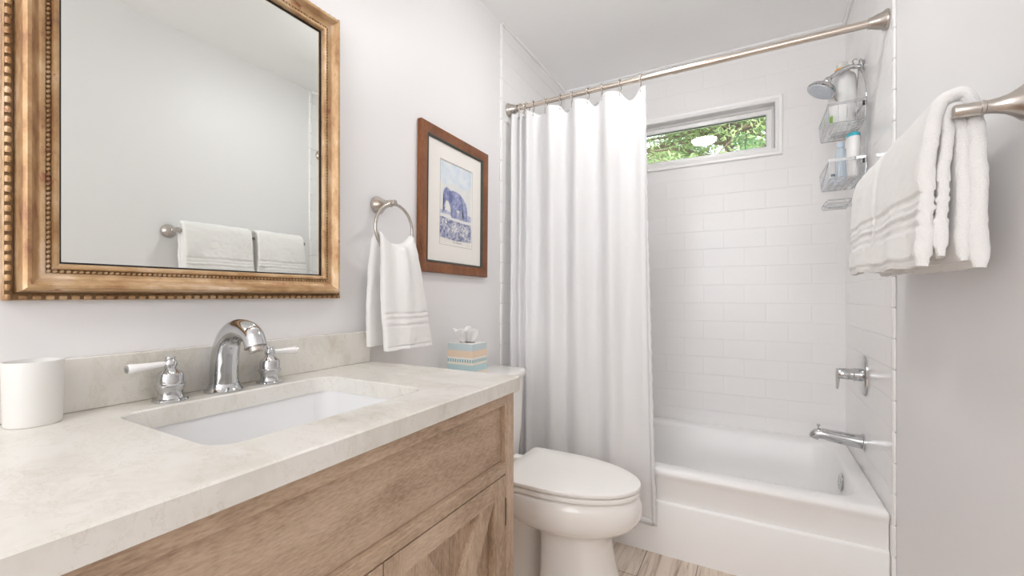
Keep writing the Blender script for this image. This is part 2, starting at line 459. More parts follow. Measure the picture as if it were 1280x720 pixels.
# bar light over the mirror, above the frame of the picture
vl = thing('vanity_light', 'three-shade nickel bar light on the wall above the mirror', 'lamp', (0, .55, 2.16))
MB().box((.0005, .25, 2.13), (.022, .85, 2.19), .005, 2).build('back_plate', NICKEL, vl, 40)
for y in (.33, .55, .77):
    MB().tube(smooth_path([(.020, y, 2.16), (.07, y, 2.165), (.10, y, 2.18), (.115, y, 2.20)], 6), .008, 12).build('arm', NICKEL, vl, 60)
    MB().lathe([(.02, .03), (.035, .01), (.045, -.03), (.058, -.10), (.055, -.10), (.04, -.03), (.0, .005)], (.115, y, 2.215), n=32).build('shade', VANM, vl)

# ---------------------------------------------------------------- vanity
VY0, VY1, VX = .078, 1.006, .552
CT = .886; CB = .848
van = thing('vanity_cabinet', 'oak vanity cabinet with a barn-style cross on its doors, under the marble top', 'cabinet', (.28, .54, 0))
XF = VX - .02
carc = MB()
carc.box((.0, VY0, .10), (XF, VY0 + .018, CB)); carc.box((.0, VY1 - .018, .10), (XF, VY1, CB))
carc.box((.0, VY0 + .018, .10), (XF - .001, VY1 - .018, .118)); carc.box((.0, VY0 + .018, .118), (.012, VY1 - .018, .70))
carc.build('carcass', OAK_Z, van, None)
def bx(name, lo, hi, mat, par, bev=.0015): return MB().box(lo, hi, bev, 1).build(name, mat, par, None)
for y0, y1 in ((VY0, VY0 + .042), (VY1 - .043, VY1)):
    bx('face_stile', (XF, y0, 0.0), (VX, y1, CB), OAK_Z, van)
    bx('leg', (XF - .05, y0 if y0 < .5 else y0, 0.0), (XF, y1, .10), OAK_Z, van)
ys0, ys1 = VY0 + .042, VY1 - .043
bx('top_rail', (XF, ys0, .818), (VX, ys1, CB), OAK_Y, van)
bx('middle_rail', (XF, ys0, .640), (VX, ys1, .670), OAK_Y, van)
bx('bottom_rail', (XF, ys0, .10), (VX, ys1, .14), OAK_Y, van)
bx('drawer_front_panel', (XF - .006, ys0, .670), (VX - .014, ys1, .818), OAK_Y, van)
ymid = (ys0 + ys1) / 2
HINGE = simple('hinge_bronze', (.09, .07, .055), .45, .6)
for d, (a, b) in enumerate(((ys0 + .002, ymid - .0012), (ymid + .0012, ys1 - .002))):
    z0, z1 = .142, .6375; sw = .052; xb = XF - .004; xp = VX - .019
    pl = MB(); npl = 4; ww = (b - a - 2 * sw) / npl
    pl.box((xp - .012, a + sw - .005, z0 + .03), (xp - .009, b - sw + .005, z1 - .03))
    for k in range(npl):
        pl.box((xp - .0092, a + sw + k * ww + .0008, z0 + .04), (xp, a + sw + (k + 1) * ww - .0008, z1 - .04), .0012, 1)
    door = pl.build('door', OAK_Z, van, None)
    for q0, q1 in ((a, a + sw), (b - sw, b)): MB().box((xb + .001, q0, z0), (VX, q1, z1), .001, 1).build('stile', OAK_Z, door, None)
    for q0, q1 in ((z1 - .047, z1), (z0, z0 + .047)): MB().box((xb + .001, a + sw, q0), (VX - .0004, b - sw, q1), .0008, 1).build('rail', OAK_Y, door, None)
    # crossed braces
    ia, ib, iz0, iz1 = a + sw, b - sw, z0 + .047, z1 - .047
    bw_ = .056; hw2 = .033
    def brace(yA, zA, yB, zB, x0, x1):
        # strip from corner to corner clipped to the opening
        d_ = Vector((yB - yA, zB - zA)).normalized(); n_ = Vector((-d_.y, d_.x))
        A = Vector((yA, zA)) - d_ * .2; B = Vector((yB, zB)) + d_ * .2
        poly = [A + n_ * bw_ / 2, B + n_ * bw_ / 2, B - n_ * bw_ / 2, A - n_ * bw_ / 2]
        for (nx, ny, c) in ((1, 0, ia), (-1, 0, -ib), (0, 1, iz0), (0, -1, -iz1)):
            out = []
            for i in range(len(poly)):
                p, q = poly[i], poly[(i + 1) % len(poly)]
                dp = p.x * nx + p.y * ny - c; dq = q.x * nx + q.y * ny - c
                if dp >= 0: out.append(p)
                if dp * dq < 0: out.append(p + (q - p) * (dp / (dp - dq)))
            poly = out
        return MB().rings([[(x0, p.x, p.y) for p in poly], [(x1, p.x, p.y) for p in poly]])
    brace(ia + hw2, iz0, ib - hw2, iz1, xp + .0003, VX - .0012).build('cross_brace', OAK_Z, door, None)
    brace(ia + hw2, iz1, ib - hw2, iz0, xp + .0003, VX - .0060).build('cross_brace', OAK_Z, door, None)
    kn = MB(); ky = (b - .026) if d == 0 else (a + .026)
    kn.lathe([(.006, 0), (.006, .012), (.014, .018), (.015, .026), (.010, .030), (0, .031)], (VX, ky, .36), (1, 0, 0), 24)
    kn.build('knob', NICKEL, door)
    hy = (a - .0012) if d == 0 else (b + .0012)
    for hz in (.508, .20): MB().box((VX - .008, hy - .0016, hz), (VX + .0015, hy + .0016, hz + .07)).build('hinge', HINGE, door, None)

# countertop slab with sink hole
ct = thing('countertop', 'cream marble countertop slab with backsplash on the oak vanity', 'countertop', (.28, .54, CB))
SXc, SYc, SHX, SHY, SR = .283, .546, .170, .221, .042
def slab():
    bm = bmesh.new()
    X0, X1, Y0, Y1 = .002, .568, .060, 1.012
    rs = []
    hole = rrect(SXc, SYc, SHX, SHY, SR, CT, 10)
    holeb = [Vector((SXc + (p.x - SXc) * 1.012, SYc + (p.y - SYc) * 1.01, p.z)) for p in hole]
    outer = rrect((X0 + X1) / 2, (Y0 + Y1) / 2, (X1 - X0) / 2, (Y1 - Y0) / 2, .004, CT, 10)
    outer_in = rrect((X0 + X1) / 2, (Y0 + Y1) / 2, (X1 - X0) / 2 - .003, (Y1 - Y0) / 2 - .003, .004, CT, 10)
    def z(l, zz): return [Vector((p.x, p.y, zz)) for p in l]
    # same vertex count -> straight bridging rings
    loops = [z(hole, CB), z(hole, CT - .003), z(holeb, CT), z(outer_in, CT), z(outer, CT - .003), z(outer, CB + .002), z(outer_in, CB)]
    return MB().rings(loops, loop=True)
slab().build('slab', MARBLE, ct, 20)
MB().box((.002, .060, CT + .0003), (.022, 1.000, .985), .002, 2).build('backsplash', MARBLE, ct, None)

# undermount sink
sk = thing('undermount_sink', 'white rectangular undermount sink set into the marble counter', 'sink', (SXc, SYc, .72))
def basin():
    ls = []
    for hx, hy, r, z in ((.205, .258, .05, CB - .0005), (.174, .225, .045, CB - .0005), (.172, .223, .045, .83), (.166, .217, .045, .76), (.158, .209, .045, .735),
                         (.140, .196, .045, .722), (.10, .14, .05, .715), (.03, .03, .02, .709), (.03, .03, .02, .700), (.12, .16, .05, .703), (.15, .206, .05, .712), (.172, .228, .05, .73), (.180, .236, .05, .80), (.185, .242, .05, .838), (.205, .262, .05, .839)):
        ls.append(rrect(SXc, SYc, hx, hy, min(r, hx * .95), z, 8))
    return MB().rings(ls, loop=True)
basin().build('basin', SINKM, sk, 50)
MB().lathe([(.0, .7085), (.022, .7085), (.026, .711), (.030, .7145), (.030, .706), (0, .7)], (SXc, SYc, 0)).build('drain', CHROME, sk)

# faucet
fx, fy = .066, .533
sp_ = thing('faucet_spout', 'tall curved chrome faucet spout behind the marble sink', 'faucet', (fx, fy, CT))
MB().lathe([(.0, 0), (.037, 0), (.038, .003), (.034, .007), (.031, .012), (.0295, .018), (0, .018)], (fx, fy, CT)).build('base_flange', CHROME, sp_)
path = smooth_path([(fx - .002, fy, CT + .012), (fx - .001, fy, CT + .05), (fx + .006, fy, CT + .09), (fx + .022, fy, CT + .120), (fx + .052, fy, CT + .138), (fx + .086, fy, CT + .138), (fx + .112, fy, CT + .126), (fx + .122, fy, CT + .105)], 8)
m = len(path); rad = [interp(i / (m - 1), [0, .2, .45, .65, .85, 1], [.0305, .0295, .0265, .0230, .0225, .0230]) for i in range(m)]
MB().tube(path, rad, 28, r2=.92).build('spout_body', CHROME, sp_, 50)
dv = (Vector(path[-1]) - Vector(path[-2])).normalized()
MB().lathe([(0, -.004), (.0145, -.004), (.0145, .009), (.012, .012), (0, .010)], path[-1], dv, 24).build('aerator', NICKEL, sp_)
def handle(y, sgn, lab):
    h = thing('lever_tap', lab, 'faucet handle', (.067, y, CT), 'faucet handles on the marble counter')
    o = (.067, y, CT)
    MB().lathe([(0, 0), (.0300, 0), (.0305, .002), (.029, .004), (.023, .006), (.0205, .012), (.0215, .022), (.024, .027), (.0255, .030), (.0255, .033), (.0225, .036),
                (.0222, .050), (.0205, .056), (.013, .062), (.0098, .066), (.0098, .070), (.0098, .0705)], o, n=40).build('escutcheon', CHROME, h, 30)
    MB().lathe([(0, .064), (.0085, .066), (.0115, .071), (.0120, .076), (.0105, .081), (.0082, .084), (.0088, .0865), (.0085, .089), (0, .090)], o, n=32).build('finial', CHROME, h, 40)
    a = Vector((.067, y + sgn * .009, CT + .0755)); d = Vector((.0, sgn, -.04)).normalized()
    lv = MB().lathe([(0, 0), (.0055, 0), (.006, .006), (.0072, .03), (.0088, .05), (.0098, .058), (.0085, .0605), (0, .0606)], a, d, 28).build('lever', LEVER, h, 40)
    MB().lathe([(0, .0604), (.0070, .0604), (.0072, .0630), (.005, .0645), (0, .065)], a, d, 24).build('lever_cap', CHROME, lv)
    return h
handle(.429, -1, 'chrome faucet handle with white lever pointing left, between cup and spout')
handle(.637, 1, 'chrome faucet handle with white lever pointing right, beyond the spout')

# tumbler
cu = MB().lathe([(0, 0), (.032, 0), (.0337, .0015), (.0342, .004), (.0360, .104), (.0357, .1055), (.0345, .1060), (.0336, .1045), (.0318, .008), (0, .006)], (.0592, .2385, CT), n=56).build('tumbler', CUPM)
tag(cu, 'plain white ceramic tumbler on the marble counter below the mirror', 'cup')

# ---------------------------------------------------------------- mirror
MY0, MY1, MZ0, MZ1 = .213, .884, 1.092, 1.931
mir = thing('wall_mirror', 'large wall mirror in a worn gilt frame with beaded edges', 'mirror', (.0, (MY0 + MY1) / 2, MZ0))
def frame_yz(y0, y1, z0, z1, prof):
    rs = []
    for cy, cz, sy, sz in ((y0, z0, 1, 1), (y1, z0, -1, 1), (y1, z1, -1, -1), (y0, z1, 1, -1)):
        rs.append([(x, cy + sy * d, cz + sz * d) for d, x in prof])
    return MB().rings(rs, loop=True)
prof = [(0, .001), (0, .014), (.002, .017), (.009, .017), (.011, .013), (.013, .013), (.015, .030), (.0175, .040), (.022, .0445), (.027, .0435), (.031, .039), (.036, .031), (.042, .0262),
        (.0475, .0245), (.0480, .0225), (.0545, .0225), (.0550, .0275), (.057, .0300), (.061, .0300), (.064, .0275), (.0655, .0235), (.0655, .018), (.05, .001)]
frame_yz(MY0, MY1, MZ0, MZ1, prof).build('frame', GOLD, mir, 28)
# scalloped outer bead and twisted inner bead run
def beads(inset, x, step, ry, rx, tilt):
    bm_ = MB()
    y0, y1, z0, z1 = MY0 + inset, MY1 - inset, MZ0 + inset, MZ1 - inset
    def bead(y, z, along_z):
        A = Vector((0, 0, 1)) if along_z else Vector((0, 1, 0)); Bv = Vector((0, 1, 0)) if along_z else Vector((0, 0, 1))
        A, Bv = A * math.cos(tilt) + Bv * math.sin(tilt), Bv * math.cos(tilt) - A * math.sin(tilt)
        c = Vector((x, y, z)); rs = []
        for i in range(1, 4):
            th = PI * i / 4 - PI / 2
            rs.append([c + A * (ry * .98 * math.sin(th) * .5 * 2 * .5 * 2 * .5) + (Bv * math.cos(2 * PI * k / 8) * rx + Vector((1, 0, 0)) * math.sin(2 * PI * k / 8) * rx) * math.cos(th) for k in range(8)])
        bm_.rings(rs)
    n = int((z1 - z0) / step)
    for i in range(n + 1):
        z = z0 + (z1 - z0) * i / n; bead(y0, z, True); bead(y1, z, True)
    n = int((y1 - y0) / step)
    for i in range(1, n):
        y = y0 + (y1 - y0) * i / n; bead(y, z0, False); bead(y, z1, False)
    return bm_
beads(.0512, .0235, .0085, .0085, .0032, .55).build('inner_beading', GOLD, mir, 60)
frame_yz(MY0 + .0012, MY1 - .0012, MZ0 + .0012, MZ1 - .0012, [(0, .0172), (0, .0176), (.0085, .0176), (.0085, .0172)]).build('bead_gap_shade', DARKGOLD, mir, None)
beads(.0052, .0178, .0165, .0150, .0050, .0).build('outer_beading', GOLD, mir, 60)
frame_yz(MY0 + .0485, MY1 - .0485, MZ0 + .0485, MZ1 - .0485, [(0, .0226), (0, .0230), (.006, .0230), (.006, .0226)]).build('bead_gap_shade', DARKGOLD, mir, None)
frame_yz(MY0 + .0115, MY1 - .0115, MZ0 + .0115, MZ1 - .0115, [(0, .0125), (0, .0138), (.003, .0138), (.003, .0125)]).build('groove_shade', DARKGOLD, mir, None)
frame_yz(MY0 + .0640, MY1 - .0640, MZ0 + .0640, MZ1 - .0640, [(0, .0165), (0, .0182), (.0050, .0182), (.0050, .0165)]).build('rebate_shade', DARK, mir, None)  # near-black lip, paints in the dark reflection at the glass edge
MB().box((.004, MY0 + .052, MZ0 + .052), (.0160, MY1 - .052, MZ1 - .052)).build('glass', MIRROR, mir, None)

# ---------------------------------------------------------------- framed print
PY0, PY1, PZ0, PZ1 = 1.2415, 1.712, 1.1895, 1.769
pic = thing('framed_picture', 'cherry-framed elephant print hanging on the wall above the tissue box', 'picture', (0, (PY0 + PY1) / 2, PZ0))
frame_yz(PY0, PY1, PZ0, PZ1, [(0, .001), (0, .019), (.003, .0215), (.012, .0225), (.034, .0190), (.041, .0165), (.041, .008), (.02, .001)]).build('frame', CHERRY, pic, 30)
frame_yz(PY0 + .0405, PY1 - .0405, PZ0 + .0405, PZ1 - .0405, [(0, .008), (0, .0185), (.002, .0195), (.005, .0180), (.006, .0130), (.0085, .0120), (.0085, .0080)]).build('inner_liner', LINER, pic, 30)
AY0, AY1, AZ0, AZ1 = 1.371, 1.592, 1.312, 1.652
frame_yz(PY0 + .042, PY1 - .042, PZ0 + .042, PZ1 - .042, [(0, .0065), (0, .0090), (AY0 - PY0 - .042, .0090), (AY0 - PY0 - .0415, .0085), (AY0 - PY0 - .0415, .0065)])
mt = MB()
oy0, oy1, oz0, oz1 = PY0 + .042, PY1 - .042, PZ0 + .042, PZ1 - .042
def ring4(y0, y1, z0, z1, x): return [(x, y0, z0), (x, y1, z0), (x, y1, z1), (x, y0, z1)]
mt.rings([ring4(oy0, oy1, oz0, oz1, .0060), ring4(oy0, oy1, oz0, oz1, .0095), ring4(AY0 - .002, AY1 + .002, AZ0 - .002, AZ1 + .002, .0095), ring4(AY0, AY1, AZ0, AZ1, .0075), ring4(AY0, AY1, AZ0, AZ1, .0060)], loop=True)
mt.build('mat_board', MATB, pic, None)
mo = frame_yz(AY0 - .0035, AY1 + .0035, AZ0 - .0035, AZ1 + .0035, [(0, .0095), (0, .0097), (.0012, .0097), (.0012, .0095)])
mo.build('mat_edge_line', simple('mat_line', (.25, .23, .21), .8), pic, None)
prn = MB().box((.004, AY0 - .01, AZ0 - .01), (.0062, AY1 + .01, AZ1 + .01)).build('print', PAPER, pic, None)
def A(u, v): return AY0 + u * (AY1 - AY0), AZ1 - v * (AZ1 - AZ0)
def flat(name, polys, mat, x, par=prn):
    m_ = MB()
    for pg in polys:
        pts = [A(u, v) for u, v in pg]
        bm = bmesh.new(); vs = [bm.verts.new((x, y, z)) for y, z in pts]; f = bm.faces.new(vs); bmesh.ops.triangulate(bm, faces=[f]); m_.bm(bm)
    o_ = m_.build(name, mat, par, None, recalc=True)
    for p_ in o_.data.polygons:
        if p_.normal.x < 0: p_.flip()
    return o_
def inkmat(name, stops, scale, detail=6.0):
    m_, nt, p = new_mat(name)
    n = N(nt, 'ShaderNodeTexNoise', Scale=scale, Detail=detail, Roughness=.65); L(nt, coords(nt), n.inputs['Vector'])
    r = ramp(nt, stops); L(nt, n.outputs['Fac'], r.inputs[0]); L(nt, r.outputs[0], p.inputs['Base Color']); p.inputs['Roughness'].default_value = .9
    return m_
INK_SKY = inkmat('blue_wash', [(.35, (.56, .66, .76)), (.55, (.70, .75, .79)), (.75, (.77, .78, .76))], 14)
INK_HAZE = inkmat('pale_wash', [(.3, (.68, .70, .72)), (.7, (.78, .77, .73))], 20)
INK_ELE = inkmat('violet_ink', [(.32, (.15, .17, .33)), (.5, (.28, .31, .50)), (.68, (.46, .49, .64))], 60)
INK_DARK = inkmat('dark_violet_ink', [(.34, (.10, .11, .22)), (.46, (.24, .26, .40)), (.56, (.45, .46, .55)), (.66, (.70, .70, .70))], 75)
INK_MID = inkmat('lavender_ink', [(.35, (.34, .36, .55)), (.6, (.60, .61, .70)), (.75, (.74, .73, .73))], 70)
IVORY = simple('ivory_ink', (.78, .76, .70), .9)
flat('print_sky', [[(.0, .0), (1, 0), (1, .22), (.75, .27), (.45, .23), (.2, .28), (0, .25)]], INK_SKY, .0064)
flat('print_haze', [[(.0, .25), (.2, .28), (.45, .23), (.75, .27), (1, .22), (1, .62), (0, .62)]], INK_HAZE, .0066)
flat('print_far_hills', [[(0, .60), (.15, .585), (.3, .60), (.5, .58), (.62, .59), (.8, .575), (1, .59), (1, .66), (0, .66)]], INK_MID, .0068)
flat('print_ground', [[(0, .68), (.2, .665), (.45, .69), (.7, .70), (1, .70), (1, .925), (.5, .94), (0, .92)]], INK_DARK, .0068)
flat('print_path', [[(0, .635), (.3, .64), (.6, .665), (1, .66), (1, .70), (.6, .70), (.3, .69), (0, .67)]], INK_HAZE, .0070)
ele = [(.10, .375), (.13, .335), (.19, .305), (.26, .315), (.31, .335), (.38, .325), (.50, .325), (.62, .345), (.73, .385), (.81, .44), (.855, .51), (.86, .57), (.855, .63), (.86, .665),
       (.73, .67), (.74, .62), (.71, .565), (.66, .545), (.56, .55), (.48, .555), (.47, .60), (.475, .665), (.345, .665), (.35, .60), (.325, .545), (.28, .50),
       (.24, .47), (.20, .475), (.165, .52), (.14, .565), (.125, .61), (.085, .625), (.075, .605), (.10, .595), (.105, .55), (.12, .49), (.115, .44)]
flat('print_elephant', [ele], INK_ELE, .0074)
flat('print_elephant_far_legs', [[(.60, .54), (.70, .56), (.69, .62), (.70, .665), (.61, .665), (.615, .60)], [(.40, .55), (.50, .55), (.535, .60), (.54, .66), (.49, .66), (.47, .60)]], inkmat('pale_violet_ink', [(.3, (.26, .28, .45)), (.7, (.42, .44, .60))], 60), .0072)
flat('print_elephant_ear', [[(.25, .345), (.34, .35), (.385, .40), (.365, .47), (.315, .49), (.27, .44)]], inkmat('deep_violet_ink', [(.3, (.11, .12, .27)), (.7, (.20, .22, .40))], 60), .0076)
flat('print_tusk', [[(.185, .465), (.21, .475), (.15, .545), (.10, .57), (.145, .53)]], IVORY, .0078)
BUSH = inkmat('pale_ink', [(.42, (.30, .32, .45)), (.55, (.76, .75, .72))], 110)
for pg in ([(.05, .70), (.18, .69), (.22, .74), (.15, .78), (.06, .77)], [(.35, .73), (.5, .71), (.56, .78), (.46, .86), (.36, .82)], [(.68, .76), (.84, .73), (.92, .80), (.84, .90), (.70, .87)]):
    flat('print_bush', [pg], BUSH, .0072)
cap = bpy.data.curves.new('print_caption', 'FONT'); cap.body = 'The Elephant.'; cap.size = .0125; cap.extrude = .0001; cap.align_x = 'CENTER'
tmp = bpy.data.objects.new('print_caption', cap); C.objects.link(tmp)
cme = bpy.data.meshes.new_from_object(tmp.evaluated_get(bpy.context.evaluated_depsgraph_get())); bpy.data.objects.remove(tmp)
co = bpy.data.objects.new('print_caption', cme); C.objects.link(co); co.parent = prn
yy, zz = A(.55, .972); co.location = (.0064, yy, zz - 0) ; co.rotation_euler = (PI / 2, 0, PI / 2)
cme.materials.clear(); cme.materials.append(simple('caption_ink', (.30, .29, .30), .9))
co.location = Vector((.0064, yy, zz)) - pic.location
pic.rotation_euler = (math.radians(-0.9), 0, 0)

# ---------------------------------------------------------------- towel ring and hand towel
RY, RZ = 1.050, 1.406
tr = thing('towel_ring', 'brushed nickel towel ring on the wall between mirror and picture', 'towel ring', (0, RY, RZ))
MB().lathe([(0, 0.0005), (.0300, .0005), (.0305, .004), (.0275, .010), (.0205, .022), (.0145, .036), (.0118, .050), (.0112, .056), (.0125, .058), (.0125, .062), (.0105, .064), (.0105, .080), (.0095, .082), (0, .0822)], (0, RY, RZ), (1, 0, 0), 40).build('post', NICKEL, tr, 35)
RR = .084
MB().tube([(.070, RY + .010 + RR * math.sin(t), RZ - RR - .002 + RR * math.cos(t)) for t in [2 * PI * k / 64 for k in range(64)]], .0052, 12, closed=True).build('ring', NICKEL, tr, 60)

def sweep_towel(path, width, thick, cen, fold, ns_w=34, ns_t=6, amp=.0015, seed=0, bands=(), zarc=None, axis=Vector((0, 1, 0))):
    """rounded-rectangle section (width along axis, thickness along the path normal) swept along a drape path"""
    m_ = len(path); rings_ = []; per = []
    cum = [0]
    for i in range(1, m_): cum.append(cum[-1] + (path[i] - path[i - 1]).length)
    tot = cum[-1]
    for i in range(m_):
        t = (path[min(i + 1, m_ - 1)] - path[max(i - 1, 0)]).normalized()
        nrm = t.cross(axis).normalized()
        s = cum[i]; w_ = width(s, tot); th = thick(s, tot); c_ = cen(s, tot)
        for (b0, b1, k) in bands:
            if b0 < s < b1: th *= k
        ring = []
        hw = w_ / 2; ht = th / 2
        loop = []
        for k in range(ns_w + 1): loop.append((-hw + ht * .8 + (w_ - 1.6 * ht) * k / ns_w, ht))
        for k in range(1, ns_t): a = PI / 2 - PI * k / ns_t; loop.append((hw - ht * .8 + ht * .8 * math.cos(a), ht * math.sin(a)))
        for k in range(ns_w + 1): loop.append((hw - ht * .8 - (w_ - 1.6 * ht) * k / ns_w, -ht))
        for k in range(1, ns_t): a = -PI / 2 - PI * k / ns_t; loop.append((-hw + ht * .8 + ht * .8 * math.cos(a), ht * math.sin(a)))
        for a, b in loop:
            p = path[i] + axis * (c_ + a) + nrm * (b + fold(a / max(hw, 1e-6), s, tot))
            if zarc: p = p + Vector((0, 0, zarc(c_ + a, s, tot)))
            q = noise.noise_vector(p * 55 + Vector((seed, seed * 2, 0))) * amp + noise.noise_vector(p * 16 + Vector((seed, 0, seed))) * amp * 1.6
            ring.append(p + q)
        rings_.append(ring)
    # round the two hanging ends a little
    return MB().rings(rings_)
def resample(path, step):
    out = [path[0]]; acc = 0
    for i in range(1, len(path)):
        seg = path[i] - path[i - 1]; l = seg.length
        while acc + l >= step:
            t = (step - acc) / l
            p = path[i - 1] + (path[i] - path[i - 1]) * t if False else out[-1] + (path[i] - out[-1]).normalized() * step
            out.append(p); l = (path[i] - p).length; acc = 0
        acc += 0 if l < step else 0
        acc = 0 if (path[i] - out[-1]).length < 1e-9 else (path[i] - out[-1]).length - l if False else 0
    out.append(path[-1]); return out
def dense(pts, step):
    c = smooth_path(pts, 16); tot = 0; cum = [0]
    for i in range(1, len(c)): tot += (c[i] - c[i - 1]).length; cum.append(tot)
    n = max(4, int(tot / step)); out = []; j = 0
    for k in range(n + 1):
        d = tot * k / n
        while j < len(c) - 2 and cum[j + 1] < d: j += 1
        out.append(c[j].lerp(c[j + 1], min(1, (d - cum[j]) / max(1e-9, cum[j + 1] - cum[j]))))
    return out

RB = RZ - 2 * RR - .002          # ring bottom
hp = dense([(.040, 0, .938), (.040, 0, 1.10), (.044, 0, 1.20), (.050, 0, RB + .006), (.070, 0, RB + .026), (.090, 0, RB + .004), (.098, 0, 1.18), (.100, 0, 1.05), (.102, 0, .924)], .0035)
def hw_(s, t):
    q = abs(s / t - .49) * 2
    return interp(q, [0, .08, .3, .6, 1], [.150, .156, .190, .214, .226])
def hfold(u, s, t):
    q = abs(s / t - .49) * 2
    return (.010 * math.sin(u * 4.2 + 1.0) * (1 - .75 * q) + .004 * math.sin(u * 9 + s * 4) * (1 - .6 * q)) * sstep(0, .1, q)
def harc(a, s, t):
    q = abs(s / t - .49) * 2
    yv = min(abs(a - (RY + .010)), RR * .93)
    return (RR - math.sqrt(RR * RR - yv * yv)) * (1 - sstep(.05, .45, q)) * .9
def hcen(s, t):
    return interp(s / t, [0, .45, .55, 1], [1.082, 1.060, 1.062, 1.098])
def hth(s, t):
    return .021 if s / t > .42 else .017
T = sum((hp[i] - hp[i - 1]).length for i in range(1, len(hp)))
hb = [(T - .121, T - .113, .72), (T - .104, T - .098, .78), (T - .084, T - .076, .72), (T - .013, T - .008, .75)]
ht = sweep_towel(hp, hw_, hth, hcen, hfold, 44, 6, .0012, 3, hb, harc).build('hand_towel', TERRY, None, 70)
tag(ht, 'white terry hand towel hanging through the towel ring', 'towel')

# ---------------------------------------------------------------- toilet
TY = 1.505
toi = thing('toilet', 'white two-piece toilet with closed lid between vanity and bathtub', 'toilet', (.38, TY, 0))
def egg(xb, xf, xm, hw, z, n=48, pb=2.4, pf=2.0, yc=TY):
    """outline: back half superellipse from xm to xb, front half ellipse from xm to xf"""
    out = []
    for k in range(n):
        a = 2 * PI * k / n; c, s = math.cos(a), math.sin(a)
        p = pf if c >= 0 else pb
        ex = 2 / p
        X_ = math.copysign(abs(c) ** ex, c); Y_ = math.copysign(abs(s) ** ex, s)
        out.append(Vector((xm + (xf - xm if c >= 0 else xm - xb) * X_, yc + hw * Y_, z)))
    return out
bowl = MB().rings([egg(.425, .712, .575, .122, 0.0, pb=9, pf=2.5), egg(.425, .712, .575, .122, .02, pb=9, pf=2.5), egg(.430, .702, .575, .117, .05, pb=9, pf=2.5), egg(.435, .682, .575, .113, .12, pb=9, pf=2.5), egg(.435, .664, .57, .112, .215, pb=8, pf=2.4),
                   egg(.425, .664, .56, .113, .258, pb=6, pf=2.2), egg(.385, .684, .53, .124, .271, pb=4, pf=2.1), egg(.32, .730, .50, .156, .287, pb=2.8), egg(.28, .762, .48, .178, .310, pb=2.7), egg(.26, .777, .47, .187, .340, pb=2.8), egg(.25, .774, .47, .186, .376, pb=3), egg(.25, .766, .47, .181, .396, pb=3), egg(.25, .758, .47, .175, .402, pb=3),
                   egg(.30, .72, .47, .14, .402, pb=3), egg(.31, .70, .48, .125, .36), egg(.38, .62, .50, .07, .28), egg(.42, .56, .49, .03, .27)])
bo = bowl.build('bowl', PORC, toi, 60)
# rear trapway and tank deck
trp = MB()
trp.rings([egg(.06, .40, .22, .105, 0, pb=4, pf=3), egg(.06, .40, .22, .100, .05, pb=4, pf=3), egg(.07, .39, .22, .088, .12, pb=4, pf=3), egg(.06, .40, .22, .098, .20, pb=4, pf=3), egg(.05, .42, .22, .135, .28, pb=4, pf=3), egg(.04, .44, .22, .170, .34, pb=4, pf=3), egg(.04, .44, .22, .180, .372, pb=4, pf=3), egg(.04, .44, .22, .180, .384, pb=4, pf=3)])
trp.build('trapway_base', PORC, toi, 60)
tb = MB()
def trr(hx0, hx1, hw, z, r=.035): return rrect((hx0 + hx1) / 2, TY, (hx1 - hx0) / 2, hw, r, z, 8)
tb.rings([trr(.020, .200, .185, .3845), trr(.016, .206, .198, .40), trr(.016, .214, .206, .52), trr(.016, .222, .212, .742)])
tb.build('tank', PORC, toi, 50)
def bowed(x0, x1, hw, z, bow=.022, n=14):
    o_ = []
    for k in range(n + 1):
        u = -1 + 2 * k / n; o_.append(Vector((x1 - bow * u * u - .010 * abs(u) ** 12, TY + hw * u, z)))
    for k in range(5): o_.append(Vector((x1 - bow - .02 - (x1 - bow - .02 - x0) * (k + 1) / 5, TY + hw, z)))
    for k in range(5): o_.append(Vector((x0, TY + hw - 2 * hw * (k + 1) / 6, z)))
    for k in range(5): o_.append(Vector((x0 + (x1 - bow - .02 - x0) * k / 5, TY - hw, z)))
    return o_
tl = MB(); tl.rings([bowed(.012, .240, .220, .7425), bowed(.010, .246, .224, .750), bowed(.010, .246, .224, .766), bowed(.012, .241, .219, .7745), bowed(.018, .230, .21, .7760)])
tl.build('tank_lid', PORC, toi, 50)
def seat_rings(grow, z0, z1, r):
    def e(g, z): return egg(.285 - g * .3, .772 + g, .46, .180 + g, z, 64, pb=16)
    return [e(grow - r, z0), e(grow - r * .3, z0 + r * .25), e(grow, z0 + r), e(grow, z1 - r), e(grow - r * .3, z1 - r * .25), e(grow - r, z1)]
MB().rings(seat_rings(-.004, .4080, .4245, .004)).build('seat', SEATM, toi, 50)
lidr = seat_rings(.000, .4315, .4450, .003)
lidr.append([Vector((lerp(p.x, .5, .25), lerp(p.y, TY, .25), .4470)) for p in lidr[-1]])
MB().rings(lidr).build('lid', SEATM, toi, 50)
for s in (-1, 1): MB().box((.232, TY + s * .075 - .022, .4025), (.272, TY + s * .075 + .022, .434), .006, 2).build('lid_hinge', SEATM, toi, 40)
for s in (-1, 1):
    MB().box((.60, TY + s * .13 - .012, .4246), (.625, TY + s * .13 + .012, .4314), .001, 1).build('seat_bumper', SEATM, toi, None)
    MB().box((.60, TY + s * .12 - .012, .4022), (.625, TY + s * .12 + .012, .4079), .001, 1).build('seat_bumper', SEATM, toi, None)
MB().lathe([(0, 0), (.014, 0), (.014, .006), (.008, .010), (0, .012)], (.218, TY - .15, .67), (1, 0, 0), 20).build('flush_lever', CHROME, toi)
